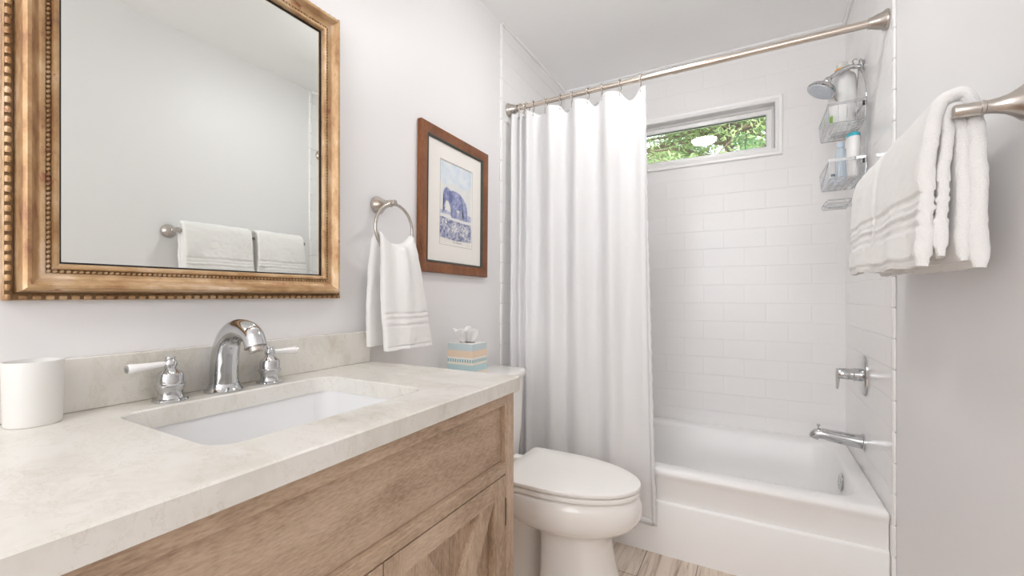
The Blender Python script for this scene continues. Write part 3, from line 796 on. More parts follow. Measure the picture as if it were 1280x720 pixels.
# supply line
sl = thing('supply_hose', 'chrome toilet supply hose and valve low behind the vanity end', 'hose', (.0, 1.30, .15))
MB().lathe([(0, .0005), (.028, .0005), (.026, .006), (.010, .010), (.008, .04), (.013, .042), (.013, .07), (.006, .072), (0, .072)], (0, 1.29, .16), (1, 0, 0), 24).build('valve', CHROME, sl)
MB().tube(smooth_path([(.055, 1.29, .172), (.075, 1.288, .22), (.12, 1.285, .25), (.13, 1.29, .31), (.115, 1.31, .36), (.11, 1.325, .386)], 8), .0055, 10).build('braided_hose', NICKEL, sl, 60)

# tissue box on the tank lid
TZ = .7765
tx = thing('tissue_box', 'striped pastel tissue box on the toilet tank lid', 'tissue box', (.117, 1.412, TZ))
def box_stripes():
    m_, nt, p = new_mat('pastel_stripes')
    tc = nt.nodes.new('ShaderNodeTexCoord'); sp2 = nt.nodes.new('ShaderNodeSeparateXYZ'); L(nt, tc.outputs['Object'], sp2.inputs[0])
    mr = N(nt, 'ShaderNodeMapRange'); mr.inputs['From Min'].default_value = 0; mr.inputs['From Max'].default_value = .137
    L(nt, sp2.outputs['Z'], mr.inputs['Value'])
    cr = ramp(nt, [(0, (.62, .75, .78)), (.06, (.80, .70, .58)), (.22, (.45, .62, .66)), (.41, (.82, .78, .68)), (.52, (.82, .80, .74)), (.62, (.78, .62, .47)), (.81, (.52, .62, .65))]); cr.color_ramp.interpolation = 'CONSTANT'
    L(nt, mr.outputs[0], cr.inputs[0])
    sm = N(nt, 'ShaderNodeMath', operation='ADD'); L(nt, sp2.outputs['X'], sm.inputs[0]); L(nt, sp2.outputs['Y'], sm.inputs[1])
    ml = N(nt, 'ShaderNodeMath', operation='MULTIPLY'); ml.inputs[1].default_value = 1 / .0115; L(nt, sm.outputs[0], ml.inputs[0])
    fr_ = N(nt, 'ShaderNodeMath', operation='FRACT'); L(nt, ml.outputs[0], fr_.inputs[0])
    gt = N(nt, 'ShaderNodeMath', operation='GREATER_THAN'); gt.inputs[1].default_value = .38; L(nt, fr_.outputs[0], gt.inputs[0])
    zb = ramp(nt, [(0, (0, 0, 0)), (.475, (1, 1, 1)), (.565, (0, 0, 0))]); zb.color_ramp.interpolation = 'CONSTANT'; L(nt, mr.outputs[0], zb.inputs[0])
    mm = N(nt, 'ShaderNodeMath', operation='MULTIPLY'); L(nt, gt.outputs[0], mm.inputs[0]); L(nt, zb.outputs[0], mm.inputs[1])
    mx = N(nt, 'ShaderNodeMixRGB'); mx.inputs[2].default_value = (.20, .42, .48, 1); L(nt, mm.outputs[0], mx.inputs[0]); L(nt, cr.outputs[0], mx.inputs[1])
    ml2 = N(nt, 'ShaderNodeMath', operation='MULTIPLY'); ml2.inputs[1].default_value = 1 / .0058; L(nt, sm.outputs[0], ml2.inputs[0])
    f2 = N(nt, 'ShaderNodeMath', operation='FRACT'); L(nt, ml2.outputs[0], f2.inputs[0])
    g2 = N(nt, 'ShaderNodeMath', operation='GREATER_THAN'); g2.inputs[1].default_value = .82; L(nt, f2.outputs[0], g2.inputs[0])
    mk = N(nt, 'ShaderNodeMath', operation='MULTIPLY'); mk.inputs[1].default_value = .35; L(nt, g2.outputs[0], mk.inputs[0])
    m3 = N(nt, 'ShaderNodeMixRGB'); m3.inputs[2].default_value = (.85, .82, .76, 1); L(nt, mk.outputs[0], m3.inputs[0]); L(nt, mx.outputs[0], m3.inputs[1])
    L(nt, m3.outputs[0], p.inputs['Base Color']); p.inputs['Roughness'].default_value = .5
    return m_
BXH = .137
bx0, bx1, by0, by1 = .058, .176, 1.360, 1.464
cb = MB().box((bx0, by0, TZ), (bx1, by1, TZ + BXH), .0012, 1).build('carton', box_stripes(), tx, None)
MB().box((bx0 + .001, by0 + .001, TZ + BXH), (bx1 - .001, by1 - .001, TZ + BXH + .0006)).build('carton_top', simple('carton_cream', (.80, .79, .75), .6), tx, None)
op = MB(); op.rings([[(.117 + .034 * math.cos(t), 1.412 + .018 * math.sin(t), TZ + BXH + z) for t in [2 * PI * k / 28 for k in range(28)]] for z in (.0006, .0012)])
op.build('opening', DARK, tx, None)  # solid dark disc, the shade inside the carton put into its colour
ts = MB(); random.seed(4)
def tissue_sheet(ax, lean, hgt, wid, ph):
    g = []
    for i in range(11):
        v = i / 10; row = []
        for j in range(17):
            u = -1 + 2 * j / 16
            w_ = lerp(.022, wid, v ** .8)
            crump = .006 * math.sin(u * 6 + ph) * v + .004 * math.sin(u * 13 + ph * 2) * v
            p = Vector((.117, 1.412, TZ + BXH + .001)) + Vector((math.cos(ax), math.sin(ax), 0)) * (u * w_) + Vector((-math.sin(ax), math.cos(ax), 0)) * (crump * 1.4 + lean * v * v) + Vector((0, 0, v * hgt * (1 - .28 * u * u * math.sin(ph) ** 2) + .006 * math.sin(u * 5 + ph) * v))
            row.append(p)
        g.append(row)
    ts.rings(g, closed=False)
tissue_sheet(.9, .026, .054, .052, .5); tissue_sheet(1.5, -.014, .060, .050, 2.0); tissue_sheet(.5, -.030, .050, .054, 3.7)
tso = ts.build('tissue', TISSUE, tx, 80, recalc=False)
sd = tso.modifiers.new('thick', 'SOLIDIFY'); sd.thickness = .0006

# ---------------------------------------------------------------- bathtub
tub = thing('bathtub', 'white alcove bathtub with a stepped front apron', 'bathtub', (.76, 2.3, 0))
TX0, TX1, TY0, TY1, TZR = .0065, RW - .0015, 1.905, YB - .001, .366
def rr4(x0, x1, y0, y1, r, z): return rrect((x0 + x1) / 2, (y0 + y1) / 2, (x1 - x0) / 2, (y1 - y0) / 2, r, z, 8)
sh = [rr4(TX0, TX1, TY0 + .001, TY1, .004, 0.0), rr4(TX0, TX1, TY0 + .001, TY1, .004, .216), rr4(TX0, TX1, TY0 + .003, TY1, .004, .2205), rr4(TX0, TX1, TY0 + .007, TY1, .004, .2235), rr4(TX0, TX1, TY0 + .014, TY1, .004, .2250), rr4(TX0, TX1, TY0 + .015, TY1, .004, .310), rr4(TX0, TX1, TY0 + .006, TY1, .005, .328), rr4(TX0, TX1, TY0, TY1, .006, .340), rr4(TX0, TX1, TY0, TY1, .006, .346),
      rr4(TX0 + .002, TX1 - .002, TY0 + .002, TY1 - .002, .008, .354), rr4(TX0 + .006, TX1 - .006, TY0 + .008, TY1 - .006, .010, .361), rr4(TX0 + .012, TX1 - .012, TY0 + .018, TY1 - .01, .012, TZR),
      rr4(TX0 + .07, TX1 - .060, TY0 + .065, TY1 - .075, .09, TZR), rr4(TX0 + .082, TX1 - .066, TY0 + .077, TY1 - .085, .09, .360), rr4(TX0 + .095, TX1 - .070, TY0 + .085, TY1 - .092, .09, .345),
      rr4(TX0 + .14, TX1 - .080, TY0 + .10, TY1 - .11, .10, .20), rr4(TX0 + .20, TX1 - .10, TY0 + .12, TY1 - .13, .11, .10), rr4(TX0 + .25, TX1 - .14, TY0 + .16, TY1 - .17, .10, .065), rr4(TX0 + .40, TX1 - .30, TY0 + .26, TY1 - .27, .08, .058)]
MB().rings(sh).build('tub_shell', TUBM, tub, 40)
ovx = TX1 - .0735
MB().lathe([(0, 0), (.036, 0), (.038, .003), (.036, .007), (.030, .009), (.026, .007), (0, .0075)], (ovx, 2.31, .298), (-1, 0, .10), 32).build('overflow_plate', CHROME, tub, 35)
MB().lathe([(0, 0), (.007, 0), (.007, .008), (0, .009)], (ovx - .005, 2.31, .275), (-1, 0, .1), 12).build('overflow_lever', CHROME, tub)
MB().lathe([(0, 0), (.034, 0), (.033, .003), (.02, .004), (0, .003)], (1.18, 2.31, .0585), (0, 0, 1), 28).build('drain', CHROME, tub)

# ---------------------------------------------------------------- curtain rod, rings, curtain, liner
RYc, RZc = 1.9416, 2.060
rod = thing('shower_curtain_rod', 'satin nickel shower curtain rod spanning the tub alcove', 'curtain rod', (.76, RYc, RZc))
MB().tube([(.045, RYc, RZc), (.83, RYc, RZc)], .0115, 24).build('thin_tube', NICKEL2, rod, 60)
MB().tube([(.815, RYc, RZc), (1.47, RYc, RZc)], .0135, 24).build('thick_tube', NICKEL2, rod, 60)
MB().tube([(.812, RYc, RZc), (.832, RYc, RZc)], .0145, 24).build('collar', NICKEL2, rod, 40)
fl = [(0, 0), (.034, 0), (.035, .004), (.033, .010), (.028, .016), (.0255, .028), (.020, .042), (.0185, .050), (.0185, .054), (0, .054)]
MB().lathe(fl, (.0045, RYc, RZc), (1, 0, 0), 36).build('flange', NICKEL, rod, 35)
MB().lathe(fl, (RW - .0005, RYc, RZc), (-1, 0, 0), 36).build('flange', NICKEL, rod, 35)

RX = [.0650, .0800, .0950, .1130, .1479, .2167, .2939, .3526, .4333, .5008, .5852, .676]
ordn = ['first', 'second', 'third', 'fourth', 'fifth', 'sixth', 'seventh', 'eighth', 'ninth', 'tenth', 'eleventh', 'last']
proto = thing('curtain_ring', 'x', 'curtain ring', (RX[0], RYc, RZc), 'curtain rings on the shower rod')
wire = smooth_path([(0, .0005, .0152), (0, .011, .0115), (0, .0158, 0), (0, .0135, -.016), (0, .006, -.036), (0, .002, -.052), (0, -.004, -.059), (0, -.009, -.054), (0, -.0085, -.044), (0, -.0120, -.018), (0, -.0158, -.002), (0, -.0115, .0110), (0, -.0005, .0152)], 6)
MB().tube([Vector((RX[0], RYc, RZc)) + p for p in wire], .0017, 8).build('wire_hook', NICKEL, proto, 60)
rb_ = MB()
for t in (-40, -14, 14, 40):
    a = math.radians(t); c0 = Vector((RX[0], RYc + .0165 * math.sin(a), RZc + .0165 * math.cos(a) + .001))
    rb_.lathe([(0, -.0042), (.0030, -.0030), (.0042, 0), (.0030, .0030), (0, .0042)], c0, (0, math.cos(a), -math.sin(a)), 10)
rb_.build('roller_beads', NICKEL, proto, 60)
rings_ = [proto]
for i in range(1, 12):
    r_ = proto.copy(); C.objects.link(r_); r_.location = (RX[i], RYc, RZc)
    for ch in list(proto.children):
        c_ = ch.copy(); C.objects.link(c_); c_.parent = r_
    rings_.append(r_)
for i, r_ in enumerate(rings_):
    r_.rotation_euler.z = [.5, -.4, .3, -.5, .2, -.15, .1, .2, -.1, .15, -.1, .05][i]
    r_['label'] = '%s curtain ring on the rod, counting from the left wall' % ordn[i] if i < 11 else 'last curtain ring on the rod, nearest the window, at the curtain corner'

# plan of the folds: between neighbouring rings the cloth bulges alternately towards and away from the room
def plan(tt):
    """tt 0..12 -> x at top, bulge amount, sag"""
    i = min(int(tt), 11); f = tt - i
    xs = [.030] + RX[:]  # left hem then the rings
    xs.append(.697)
    x0, x1 = xs[i], xs[i + 1]
    if i == 12: pass
    d = max(x1 - x0, .012); Lc = .150
    amp = min(.046, d / PI * 2 * math.sqrt(max(0, Lc / d - 1)))
    sg = -1 if (i % 2 == 0) else 1
    return lerp(x0, x1, f), sg * amp * math.sin(PI * f), f, i, sg
NT = 13
rows = []; NZ = 60; NU = 12 * 14 + 8
ZT, ZB = 2.022, .135
us = []
for k in range(12 * 14 + 1): us.append(k / 14)
extra = [12 + .25 * k for k in range(1, 3)]
def cur_pt(tt, v):
    if tt <= 12:
        x, b, f, i, sg = plan(min(tt, 11.9999))
        if tt >= 12: x = RX[11]; b = 0; f = 1
    else:
        x = RX[11] + (tt - 12) * .042; b = -.004 * (tt - 12); f = 0; sg = 1; i = 12
    xb_ = .058 + (x - .030) * ((.742 - .058) / (.697 - .030))
    z = lerp(ZT, ZB, v)
    if i <= 11 and tt < 12:
        sag = (.032 if sg > 0 else .004) * math.sin(PI * f) * (1 if (x > .2) else .4)
        if i == 11: sag = .040 * math.sin(PI * f)
        z -= sag * max(0, 1 - v * 9)
    xx = lerp(x, xb_, v ** 1.3)
    ybase = interp(z, [0, .36, .9, 2.05], [1.868, 1.868, 1.885, RYc - .002])
    k = interp(v, [0, .05, .3, .8, 1], [.85, .9, .62, .40, .36])
    bb = b * k * (1.0 if b < 0 else .55)
    # away from the camera the cloth may not touch the tub apron
    y = ybase + bb
    y += .006 * noise.noise(Vector((xx * 9, v * 3.0, 2.0))) + .004 * noise.noise(Vector((xx * 22, v * 6.0, 5.0)))
    y += .004 * math.sin(tt * 5.1 + v * 2) * v
    if z < .40: y = min(y, 1.8925)
    if z < 1.0: y = min(y, lerp(1.8925, 1.96, (max(z, .4) - .4) / .6))
    return Vector((xx, y, z))
for r in range(NZ + 1):
    v = r / NZ
    v = v ** 1.25 if v < 1 else 1
    rows.append([cur_pt(t, v) for t in us + extra])
cm = MB().rings(rows, closed=False)
cur = thing('shower_curtain', 'white fabric shower curtain hanging in folds behind the toilet', 'curtain', (.36, 1.9, ZB))
body = cm.build('curtain_cloth', CURTAIN, cur, 80, recalc=False)
so = body.modifiers.new('cloth', 'SOLIDIFY'); so.thickness = .0012; so.offset = 0
# side and bottom hems, puckered
hem = []
for r in range(NZ * 2 + 1):
    v = (r / (NZ * 2)) ** 1.25
    p = cur_pt(12.5, v)
    pk = .0022 * math.sin(r * 2.1) + .0012 * math.sin(r * 5.3)
    wv = interp(v, [0, .3, .55, 1], [.004, .008, .014, .018])
    hem.append([p + Vector((.0, pk * .4 - .0015, 0)), p + Vector((wv * .5, pk - .003, 0)), p + Vector((wv + pk, -pk * 1.2 - .001, 0))])
ho = MB().rings(hem, closed=False).build('side_hem', CURTAIN, cur, 80, recalc=False)
so = ho.modifiers.new('cloth', 'SOLIDIFY'); so.thickness = .0014; so.offset = 0
bh = []
for t in us + extra:
    p = cur_pt(t, 1.0); pk = .002 * math.sin(t * 23)
    bh.append([p + Vector((0, -.0008, .026)), p + Vector((0, -.003 + pk * .5, .012)), p + Vector((0, -.001, pk - .001))])
ho = MB().rings(bh, closed=False).build('bottom_hem', CURTAIN, cur, 80, recalc=False)
so = ho.modifiers.new('cloth', 'SOLIDIFY'); so.thickness = .0014; so.offset = 0
# liner inside the tub
lr = []
for r in range(31):
    v = r / 30; row = []
    for k in range(91):
        u = k / 90; x = lerp(.016, .58, u)
        y = lerp(1.984, 2.002, v) + .008 * math.sin(u * 60) * (1 - .4 * v)
        row.append(Vector((x, y, lerp(2.015, .23, v))))
    lr.append(row)
lo_ = MB().rings(lr, closed=False).build('shower_liner', LINERM, None, 80, recalc=False)
tag(lo_, 'sheer frosted shower liner inside the tub behind the fabric curtain', 'curtain')
so = lo_.modifiers.new('film', 'SOLIDIFY'); so.thickness = .0006; so.offset = 0

# ---------------------------------------------------------------- shower fittings
YC = 2.31
shd = thing('wall_shower', 'chrome shower head on a bent arm from the right tiled wall', 'shower head', (RW, YC, 2.07))
MB().lathe([(0, 0.0005), (.028, .0005), (.028, .004), (.022, .010), (.012, .013), (0, .013)], (RW, YC, 2.068), (-1, 0, 0), 32).build('wall_flange', CHROME, shd, 35)
arm = smooth_path([(RW - .006, YC, 2.068), (1.490, YC, 2.076), (1.462, YC, 2.076), (1.430, YC, 2.062), (1.400, YC, 2.044)], 8)
MB().tube(arm, .0095, 16).build('arm', CHROME, shd, 60)
hd = Vector((-.46, -.14, -.86)).normalized()
ho_ = Vector((1.398, YC, 2.043))
MB().lathe([(0, -.004), (.013, -.004), (.016, .004), (.016, .012), (.013, .018), (.018, .022), (.034, .030), (.050, .040), (.057, .050), (.058, .057), (.055, .060), (0, .0600)], ho_, hd, 40).build('head', CHROME, shd, 35)
fp = MB(); q_ = Vector((0, 0, 1)).rotation_difference(hd)
fp.lathe([(0, .0600), (.051, .0600), (.050, .0622), (.02, .0636), (0, .0636)], ho_, hd, 40)
for rr_, nn in ((.015, 8), (.028, 14), (.042, 20)):
    for k in range(nn):
        a = 2 * PI * k / nn
        fp.lathe([(.0024, .0615), (.0021, .0655), (0, .0656)], ho_ + q_ @ Vector((rr_ * math.cos(a), rr_ * math.sin(a), 0)), hd, 8)
fp.build('spray_face', simple('spray_face_grey', (.62, .66, .72), .3, .3), shd, 40)
lv_ = q_ @ Vector((.0, -1, 0)); lv_ = Vector((-.75, -.1, .5))
MB().tube([ho_ + hd * .055 + q_ @ Vector((-.045, -.02, 0)), ho_ + hd * .060 + q_ @ Vector((-.074, -.02, .008))], .0028, 10).build('spray_selector', NICKEL, shd)

# wire caddy hanging from the shower arm
cd = thing('shower_caddy', 'chrome two-basket wire caddy hanging from the shower arm', 'caddy', (1.49, YC, 1.48))
fw = MB()
xw = 1.507
for s in (-1, 1):
    fw.tube(smooth_path([(xw, YC + s * .006, 2.100), (xw, YC + s * .028, 2.085), (xw, YC + s * .032, 2.05), (xw, YC + s * .10, 1.95), (xw, YC + s * .115, 1.89), (xw, YC + s * .115, 1.70), (xw, YC + s * .115, 1.60), (xw, YC + s * .06, 1.54), (xw, YC + s * .05, 1.50)], 6), .0026, 8)
fw.tube(smooth_path([(xw, YC - .03, 2.08), (1.490, YC - .022, 2.096), (1.482, YC, 2.101), (1.490, YC + .022, 2.096), (xw, YC + .03, 2.08)], 6), .0026, 8)
fw.build('hanger_frame', CHROME, cd, 60)
def basket(z0, z1, x0, x1, y0, y1):
    b_ = MB()
    t_ = .006
    def bar(a, b, hgt=.0055, th=.0012):
        a, b = Vector(a), Vector(b); d_ = (b - a).normalized(); n_ = d_.cross(Vector((0, 0, 1))) * th
        b_.rings([[p + n_ + Vector((0, 0, hgt)), p - n_ + Vector((0, 0, hgt)), p - n_ - Vector((0, 0, hgt)), p + n_ - Vector((0, 0, hgt))] for p in (a, b)])
    cs = [(x0, y0, z1), (x1, y0, z1), (x1, y1, z1), (x0, y1, z1)]
    for i in range(4): bar(cs[i], cs[(i + 1) % 4])
    cs0 = [(x0 + .006, y0 + .006, z0), (x1, y0 + .006, z0), (x1, y1 - .006, z0), (x0 + .006, y1 - .006, z0)]
    rimb = b_.tube([c for c in cs0 for _ in (0,)], .0022, 8, closed=True)
    n1 = 8
    for k in range(1, 13):
        y = lerp(y0 + .006, y1 - .006, k / 13)
        b_.tube([(x1, y, z0 - .002), (x0 + .012, y, z0 - .002), (x0 + .006, y, z0 + .004), (x0, y, z1)], .0014, 6)
    for k in range(1, 4):
        x = lerp(x0 + .006, x1, k / 4)
        for y, yb_ in ((y0, y0 + .006), (y1, y1 - .006)): b_.tube([(x, y, z1), (x, yb_, z0)], .0014, 6)
    for k in range(0, 6):
        x = lerp(x0 + .010, x1 - .004, k / 5)
        b_.tube([(x, y0 + .006, z0), (x, y1 - .006, z0)], .0015, 6)
    for (xa, ya), (xb2, yb2) in (((x0, y0), (x0 + .006, y0 + .006)), ((x1, y0), (x1, y0 + .006)), ((x0, y1), (x0 + .006, y1 - .006)), ((x1, y1), (x1, y1 - .006))):
        b_.tube([(xa, ya, z1), (xb2, yb2, z0)], .0018, 6)
    return b_
basket(1.808, 1.884, 1.380, 1.502, 2.180, 2.450).build('basket', CHROME, cd, 60)
basket(1.582, 1.654, 1.383, 1.502, 2.180, 2.450).build('basket', CHROME, cd, 60)
dish = MB()
for z in (1.487, 1.503):
    dish.tube([(1.385, 2.235, z), (1.47, 2.235, z), (1.47, 2.385, z), (1.385, 2.385, z)], .0028, 8, closed=True)
for k in range(7):
    y = lerp(2.245, 2.375, k / 6); dish.tube([(1.385, y, 1.487), (1.47, y, 1.487)], .0016, 6)
for x, y in ((1.385, 2.235), (1.47, 2.235), (1.47, 2.385), (1.385, 2.385)): dish.tube([(x, y, 1.487), (x, y, 1.503)], .0022, 6)
for s in (-1, 1): dish.tube([(1.47, YC + s * .05, 1.495), (xw, YC + s * .05, 1.500)], .0022, 6)
dish.build('soap_dish', CHROME, cd, 60)
MB().tube(smooth_path([(xw, 2.28, 1.51), (1.470, 2.262, 1.478), (1.43, 2.25, 1.470), (1.395, 2.25, 1.470), (1.378, 2.25, 1.478)], 6), .0022, 8).build('razor_hook', CHROME, cd, 60)
for z in (1.875, 1.645): MB().box((1.494, 2.182, z - .012), (1.506, 2.194, z + .010), .002, 1).build('black_clip', RUBBER, cd, None)

# bottles in the caddy
B1 = thing('pump_bottle', 'large white bottle with an orange collar in the upper caddy basket', 'bottle', (1.455, 2.375, 1.8115))
o1 = (1.455, 2.375, 1.8115)
MB().lathe([(0, 0), (.047, 0), (.050, .004), (.050, .240), (.0485, .252), (.043, .262), (.030, .269), (.022, .272), (0, .272)], o1, n=40).build('body', PLASTW, B1, 40)
MB().lathe([(0, .2722), (.0255, .2722), (.0265, .275), (.0265, .288), (.025, .290), (0, .290)], o1, n=32).build('collar', ORANGE, B1, 40)
MB().lathe([(0, .2902), (.021, .2902), (.022, .294), (.021, .312), (.015, .318), (0, .319)], o1, n=32).build('cap', CLEARW, B1, 40)
lb = MB()
for i in range(1): lb.rings([[Vector(o1) + Vector((.0506 * math.cos(a), .0506 * math.sin(a), z)) for a in [math.radians(195 + 3 * k) for k in range(10)]] for z in (.048, .080)], closed=False)
lb.build('leaf_label', GREEN, B1, 60)
B2 = thing('squeeze_bottle', 'white bottle with a teal cap in the lower caddy basket', 'bottle', (1.470, 2.225, 1.5855))
o2 = (1.470, 2.225, 1.5855)
MB().lathe([(0, 0), (.018, 0), (.0205, .004), (.0225, .06), (.0235, .140), (.0225, .163), (0, .163)], o2, n=32, sy=1.5).build('body', PLASTW, B2, 40)
MB().lathe([(0, .1632), (.0228, .1632), (.0225, .176), (.018, .181), (0, .182)], o2, n=32, sy=1.4).build('cap', TEAL, B2, 40)
B3 = thing('clear_bottle', 'clear bluish bottle leaning behind the teal-capped bottle in the lower basket', 'bottle', (1.436, 2.300, 1.5855))
o3 = (1.440, 2.300, 1.5855)
MB().lathe([(0, 0), (.018, 0), (.020, .004), (.020, .128), (.017, .140), (.012, .145), (.012, .150), (0, .150)], o3, n=28).build('body', CLEARB, B3, 40)
MB().lathe([(0, .1502), (.013, .1502), (.013, .170), (0, .171)], o3, n=24).build('cap', BLUEP, B3, 40)
B4 = MB().box((1.395, 2.30, 1.5855), (1.425, 2.37, 1.612), .008, 3).build('soap_bar', BLUEP)
tag(B4, 'small blue bar of soap at the front of the lower caddy basket', 'soap')

# valve trim
vt = thing('shower_valve', 'chrome shower valve with lever on the right tiled wall', 'valve', (RW, YC, .765))
def plate(hx, hz, r, x0, x1, c):
    l0 = rrect(0, 0, hx, hz, r, 0, 10)
    def ring(s, x): return [Vector((x, c[0] + p.x * s, c[1] + p.y * s)) for p in l0]
    return MB().rings([ring(1, x0), ring(1, lerp(x0, x1, .5)), ring(.96, lerp(x0, x1, .85)), ring(.9, x1)])
plate(.072, .084, .055, RW - .0005, RW - .011, (YC, .765)).build('plate', CHROME, vt, 40)
MB().lathe([(.0, 0), (.027, 0), (.027, .025), (.024, .027), (.024, .060), (.0225, .078), (.021, .080), (0, .080)], (RW - .0105, YC, .765), (-1, 0, 0), 32).build('hub', CHROME, vt, 35)
lvm = MB(); xx0 = RW - .0905
lvm.rings([[(xx0 - .004, YC - .010, .786), (xx0 + .014, YC - .010, .786), (xx0 + .014, YC + .010, .786), (xx0 - .004, YC + .010, .786)],
           [(xx0 - .006, YC - .011, .760), (xx0 + .010, YC - .011, .760), (xx0 + .010, YC + .011, .760), (xx0 - .006, YC + .011, .760)],
           [(xx0 - .005, YC - .009, .700), (xx0 + .002, YC - .009, .699), (xx0 + .002, YC + .009, .699), (xx0 - .005, YC + .009, .700)]])
lvm.build('lever', CHROME, vt, 25)

# tub spout
ss = thing('tub_spout', 'chrome tub spout with diverter knob above the tub rim', 'spout', (RW, YC, .485))
pts = smooth_path([(RW - .0005, YC, .482), (1.48, YC, .484), (1.42, YC, .490), (1.375, YC, .496), (1.353, YC, .490), (1.345, YC, .474)], 8)
m = len(pts); rr2 = [interp(i / (m - 1), [0, .05, .5, .75, .9, 1], [.030, .0295, .025, .0215, .0195, .0175]) for i in range(m)]
MB().tube(pts, rr2, 28, r2=.95).build('body', CHROME, ss, 50)
MB().lathe([(0, 0), (.003, 0), (.003, .014), (.006, .016), (.007, .021), (.005, .024), (0, .025)], (1.362, YC, .512), (0, 0, 1), 16).build('diverter_knob', CHROME, ss, 40)
MB().lathe([(0, 0), (.033, 0), (.033, .006), (.030, .008), (0, .008)], (RW, YC, .482), (-1, 0, 0), 32).build('wall_ring', CHROME, ss, 40)

# ---------------------------------------------------------------- towel bar with two bath towels
BY, BZ, BX_ = 1.062, 1.430, 1.438
tbr = thing('towel_bar', 'brushed nickel towel bar on the right wall with flared posts', 'towel bar', (RW, 1.37, BZ))
postp = [(0, .0005), (.0330, .0005), (.0335, .006), (.0310, .012), (.0230, .022), (.0165, .033), (.0130, .045), (.0115, .056), (.0115, .060), (.0128, .0615), (.0128, .066), (.0115, .0675), (.0115, .098), (.0105, .1005), (0, .101)]
for y in (BY, 1.752): MB().lathe(postp, (RW + .004, y, BZ), (-1, 0, 0), 48).build('post', NICKEL, tbr, 32)
MB().tube([(BX_, BY + .004, BZ), (BX_, 1.748, BZ)], .0078, 20).build('bar', NICKEL, tbr, 60)

def bath_towel(y0, y1, seed, label, zf, zb, flare):
    w0 = y1 - y0; c0 = (y0 + y1) / 2
    mb = MB()
    def pth(xf, xbk, top, zfront, zback):
        return dense([(xbk, 0, zback), (xbk - .001, 0, zback + .12), (xbk - .004, 0, BZ - .03), (xbk - .012, 0, BZ + (top - BZ) * .62), (BX_, 0, top), (lerp(BX_, xf, .6), 0, BZ + (top - BZ) * .60), (xf + .006, 0, BZ - .03), (xf, 0, zfront + .14), (xf - .004, 0, zfront)], .004)
    layers = [(1.394, 1.466, BZ + .040, .0, zf, zb, .026, 0, 0), (1.418, 1.447, BZ + .0195, .008, zf + .015, zb + .012, .019, .006, 1)]
    for (xf, xbk, top, ins, za, zb_, th, sh_, li) in layers:
        pp = pth(xf, xbk, top, za, zb_)
        Tt = sum((pp[i] - pp[i - 1]).length for i in range(1, len(pp)))
        bands = [(Tt - .137, Tt - .110, .74), (Tt - .128, Tt - .119, 1.16), (Tt - .101, Tt - .071, .74), (Tt - .091, Tt - .081, 1.16), (Tt - .017, Tt - .012, .80)]
        def wd(s, t, ins=ins): return w0 - ins + flare * sstep(.6, 1, s / t)
        def tk(s, t, th=th):
            q = s / t; e = min(s, t - s)
            return th * (1 + .12 * math.sin(q * 7 + seed)) * (.55 + .45 * sstep(0, .02, e))
        def cn(s, t, ins=ins): return c0 + .004 * math.sin(s * 9 + seed)
        def fo(u, s, t, li=li):
            q = s / t
            k = sstep(.60, 1, q)
            # folded edge stands a little proud near both ends of the front flap
            return -k * (.006 * math.sin(u * 3.0 + seed) + .004 * math.sin(u * 7.0 + seed * 2)) - .003 * sstep(.7, .95, abs(u)) * k
        mb_ = sweep_towel(pp, wd, tk, cn, fo, 46, 7, .0017, seed + li * 5, bands)
        o_ = len(mb.v); mb.v += mb_.v; mb.f += [[i + o_ for i in f] for f in mb_.f]
    o = mb.build('bath_towel', TERRY, None, 70)
    tag(o, label, 'towel', 'bath towels on the towel bar')
    return o
bath_towel(1.079, 1.417, 1, 'folded white bath towel on the bar end nearer the camera, beside the visible post', 1.158, 1.152, .008)
bath_towel(1.446, 1.738, 8, 'folded white bath towel on the bar end toward the shower, behind the nearer towel', 1.165, 1.160, .03)

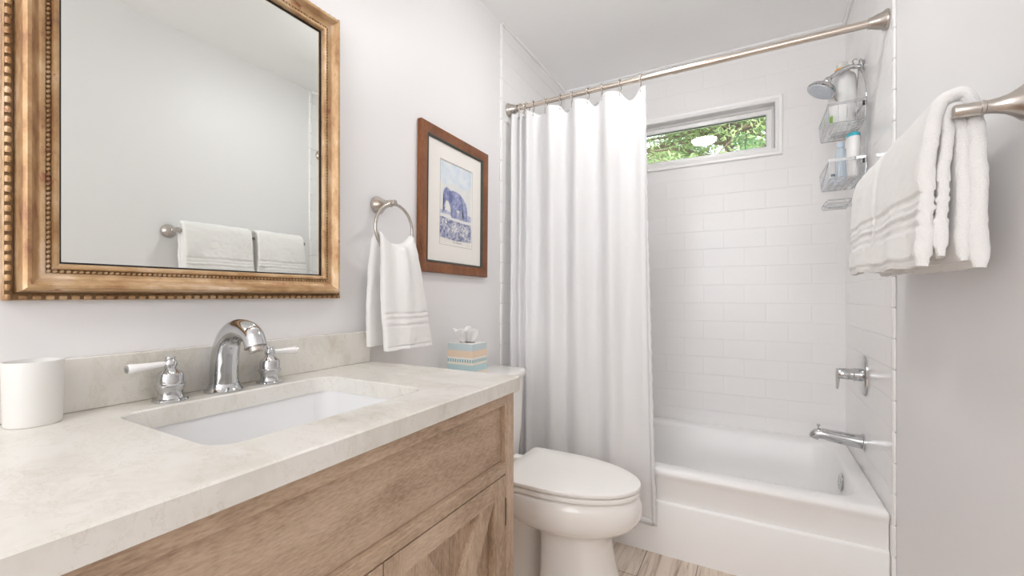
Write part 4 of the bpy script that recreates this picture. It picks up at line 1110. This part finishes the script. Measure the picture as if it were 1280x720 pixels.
# ---------------------------------------------------------------- outside: trees seen through the window
struct(MB().box((-12, YB + .145, -.6), (14, 30, -.5)), 'ground', LAWN)
def branch_tree(name, label, base, height, crown, nb, nleaf, mat, seed, lsz, k0=.28, k1=.97, tr=.15):
    random.seed(seed)
    t = thing(name, label, 'tree', base, 'trees outside the window')
    b = Vector(base); tk = MB(); lf = MB()
    trunk = [b + Vector((.10 * math.sin(k * .9 + seed), .1 * math.cos(k * .7), height * k / 8)) for k in range(9)]
    tk.tube(trunk, [lerp(tr, .03, k / 8) for k in range(9)], 10)
    br = MB(); tips = []
    for i in range(nb):
        k = random.uniform(k0, k1); p0 = b + Vector((0, 0, height * k)) + Vector((.10 * math.sin(8 * k * .9 + seed), .1 * math.cos(8 * k * .7), 0))
        a = random.uniform(0, 2 * PI); ln = crown * (1.15 - k) * random.uniform(.7, 1.1) + .3
        d = Vector((math.cos(a), math.sin(a), random.uniform(-.15, .35)))
        pts_ = [p0 + d * ln * s + Vector((0, 0, -.18 * ln * s * s)) + Vector((random.uniform(-.05, .05), random.uniform(-.05, .05), random.uniform(-.04, .04))) for s in (0, .25, .5, .75, 1)]
        br.tube(smooth_path(pts_, 3), [lerp(.035, .008, q / 12) for q in range(13)], 6)
        for j in range(7):
            s = random.uniform(.25, 1.0); q0 = p0 + d * ln * s + Vector((0, 0, -.18 * ln * s * s))
            dd = (d + Vector((random.uniform(-1, 1), random.uniform(-1, 1), random.uniform(-.5, .4)))).normalized()
            l2 = ln * random.uniform(.2, .4); br.tube([q0, q0 + dd * l2], [.008, .003], 5)
            tips.append((q0, dd, l2))
    for i in range(nleaf):
        q0, dd, l2 = random.choice(tips)
        p = q0 + dd * l2 * random.uniform(.1, 1.2) + Vector((random.gauss(0, .07), random.gauss(0, .07), random.gauss(-.03, .07)))
        u = Vector((random.gauss(0, 1), random.gauss(0, 1), random.gauss(-.3, .7))).normalized(); w_ = u.cross(Vector((random.gauss(0, 1), random.gauss(0, 1), random.gauss(0, 1)))).normalized()
        s = lsz * random.uniform(.6, 1.4)
        lf.add([p - u * s, p + w_ * s * .26, p + u * s, p - w_ * s * .26], [[0, 1, 2, 3]])
    tk.build('trunk', BARK, t, 60); br.build('branches', BARK, t, 60); lf.build('foliage', mat, t, None, recalc=False)
    return t
branch_tree('conifer_tree', 'feathery yellow-green conifer nearest the window pane', (.80, 6.2, -.5), 6.0, 2.3, 90, 44000, LEAF, 11, .032, .42, .80, .075)
branch_tree('conifer_tree', 'deeper green tree outside, right of the nearest conifer', (3.0, 9.8, -.5), 8.0, 2.6, 56, 22000, LEAF2, 5, .05)
branch_tree('conifer_tree', 'deeper green tree outside, left of the nearest conifer', (-1.9, 10.0, -.5), 8.0, 2.7, 56, 22000, LEAF2, 23, .05)
branch_tree('conifer_tree', 'tallest green tree outside, straight behind the nearest conifer', (.4, 17.5, -.5), 12.5, 4.0, 70, 26000, LEAF2, 31, .11)
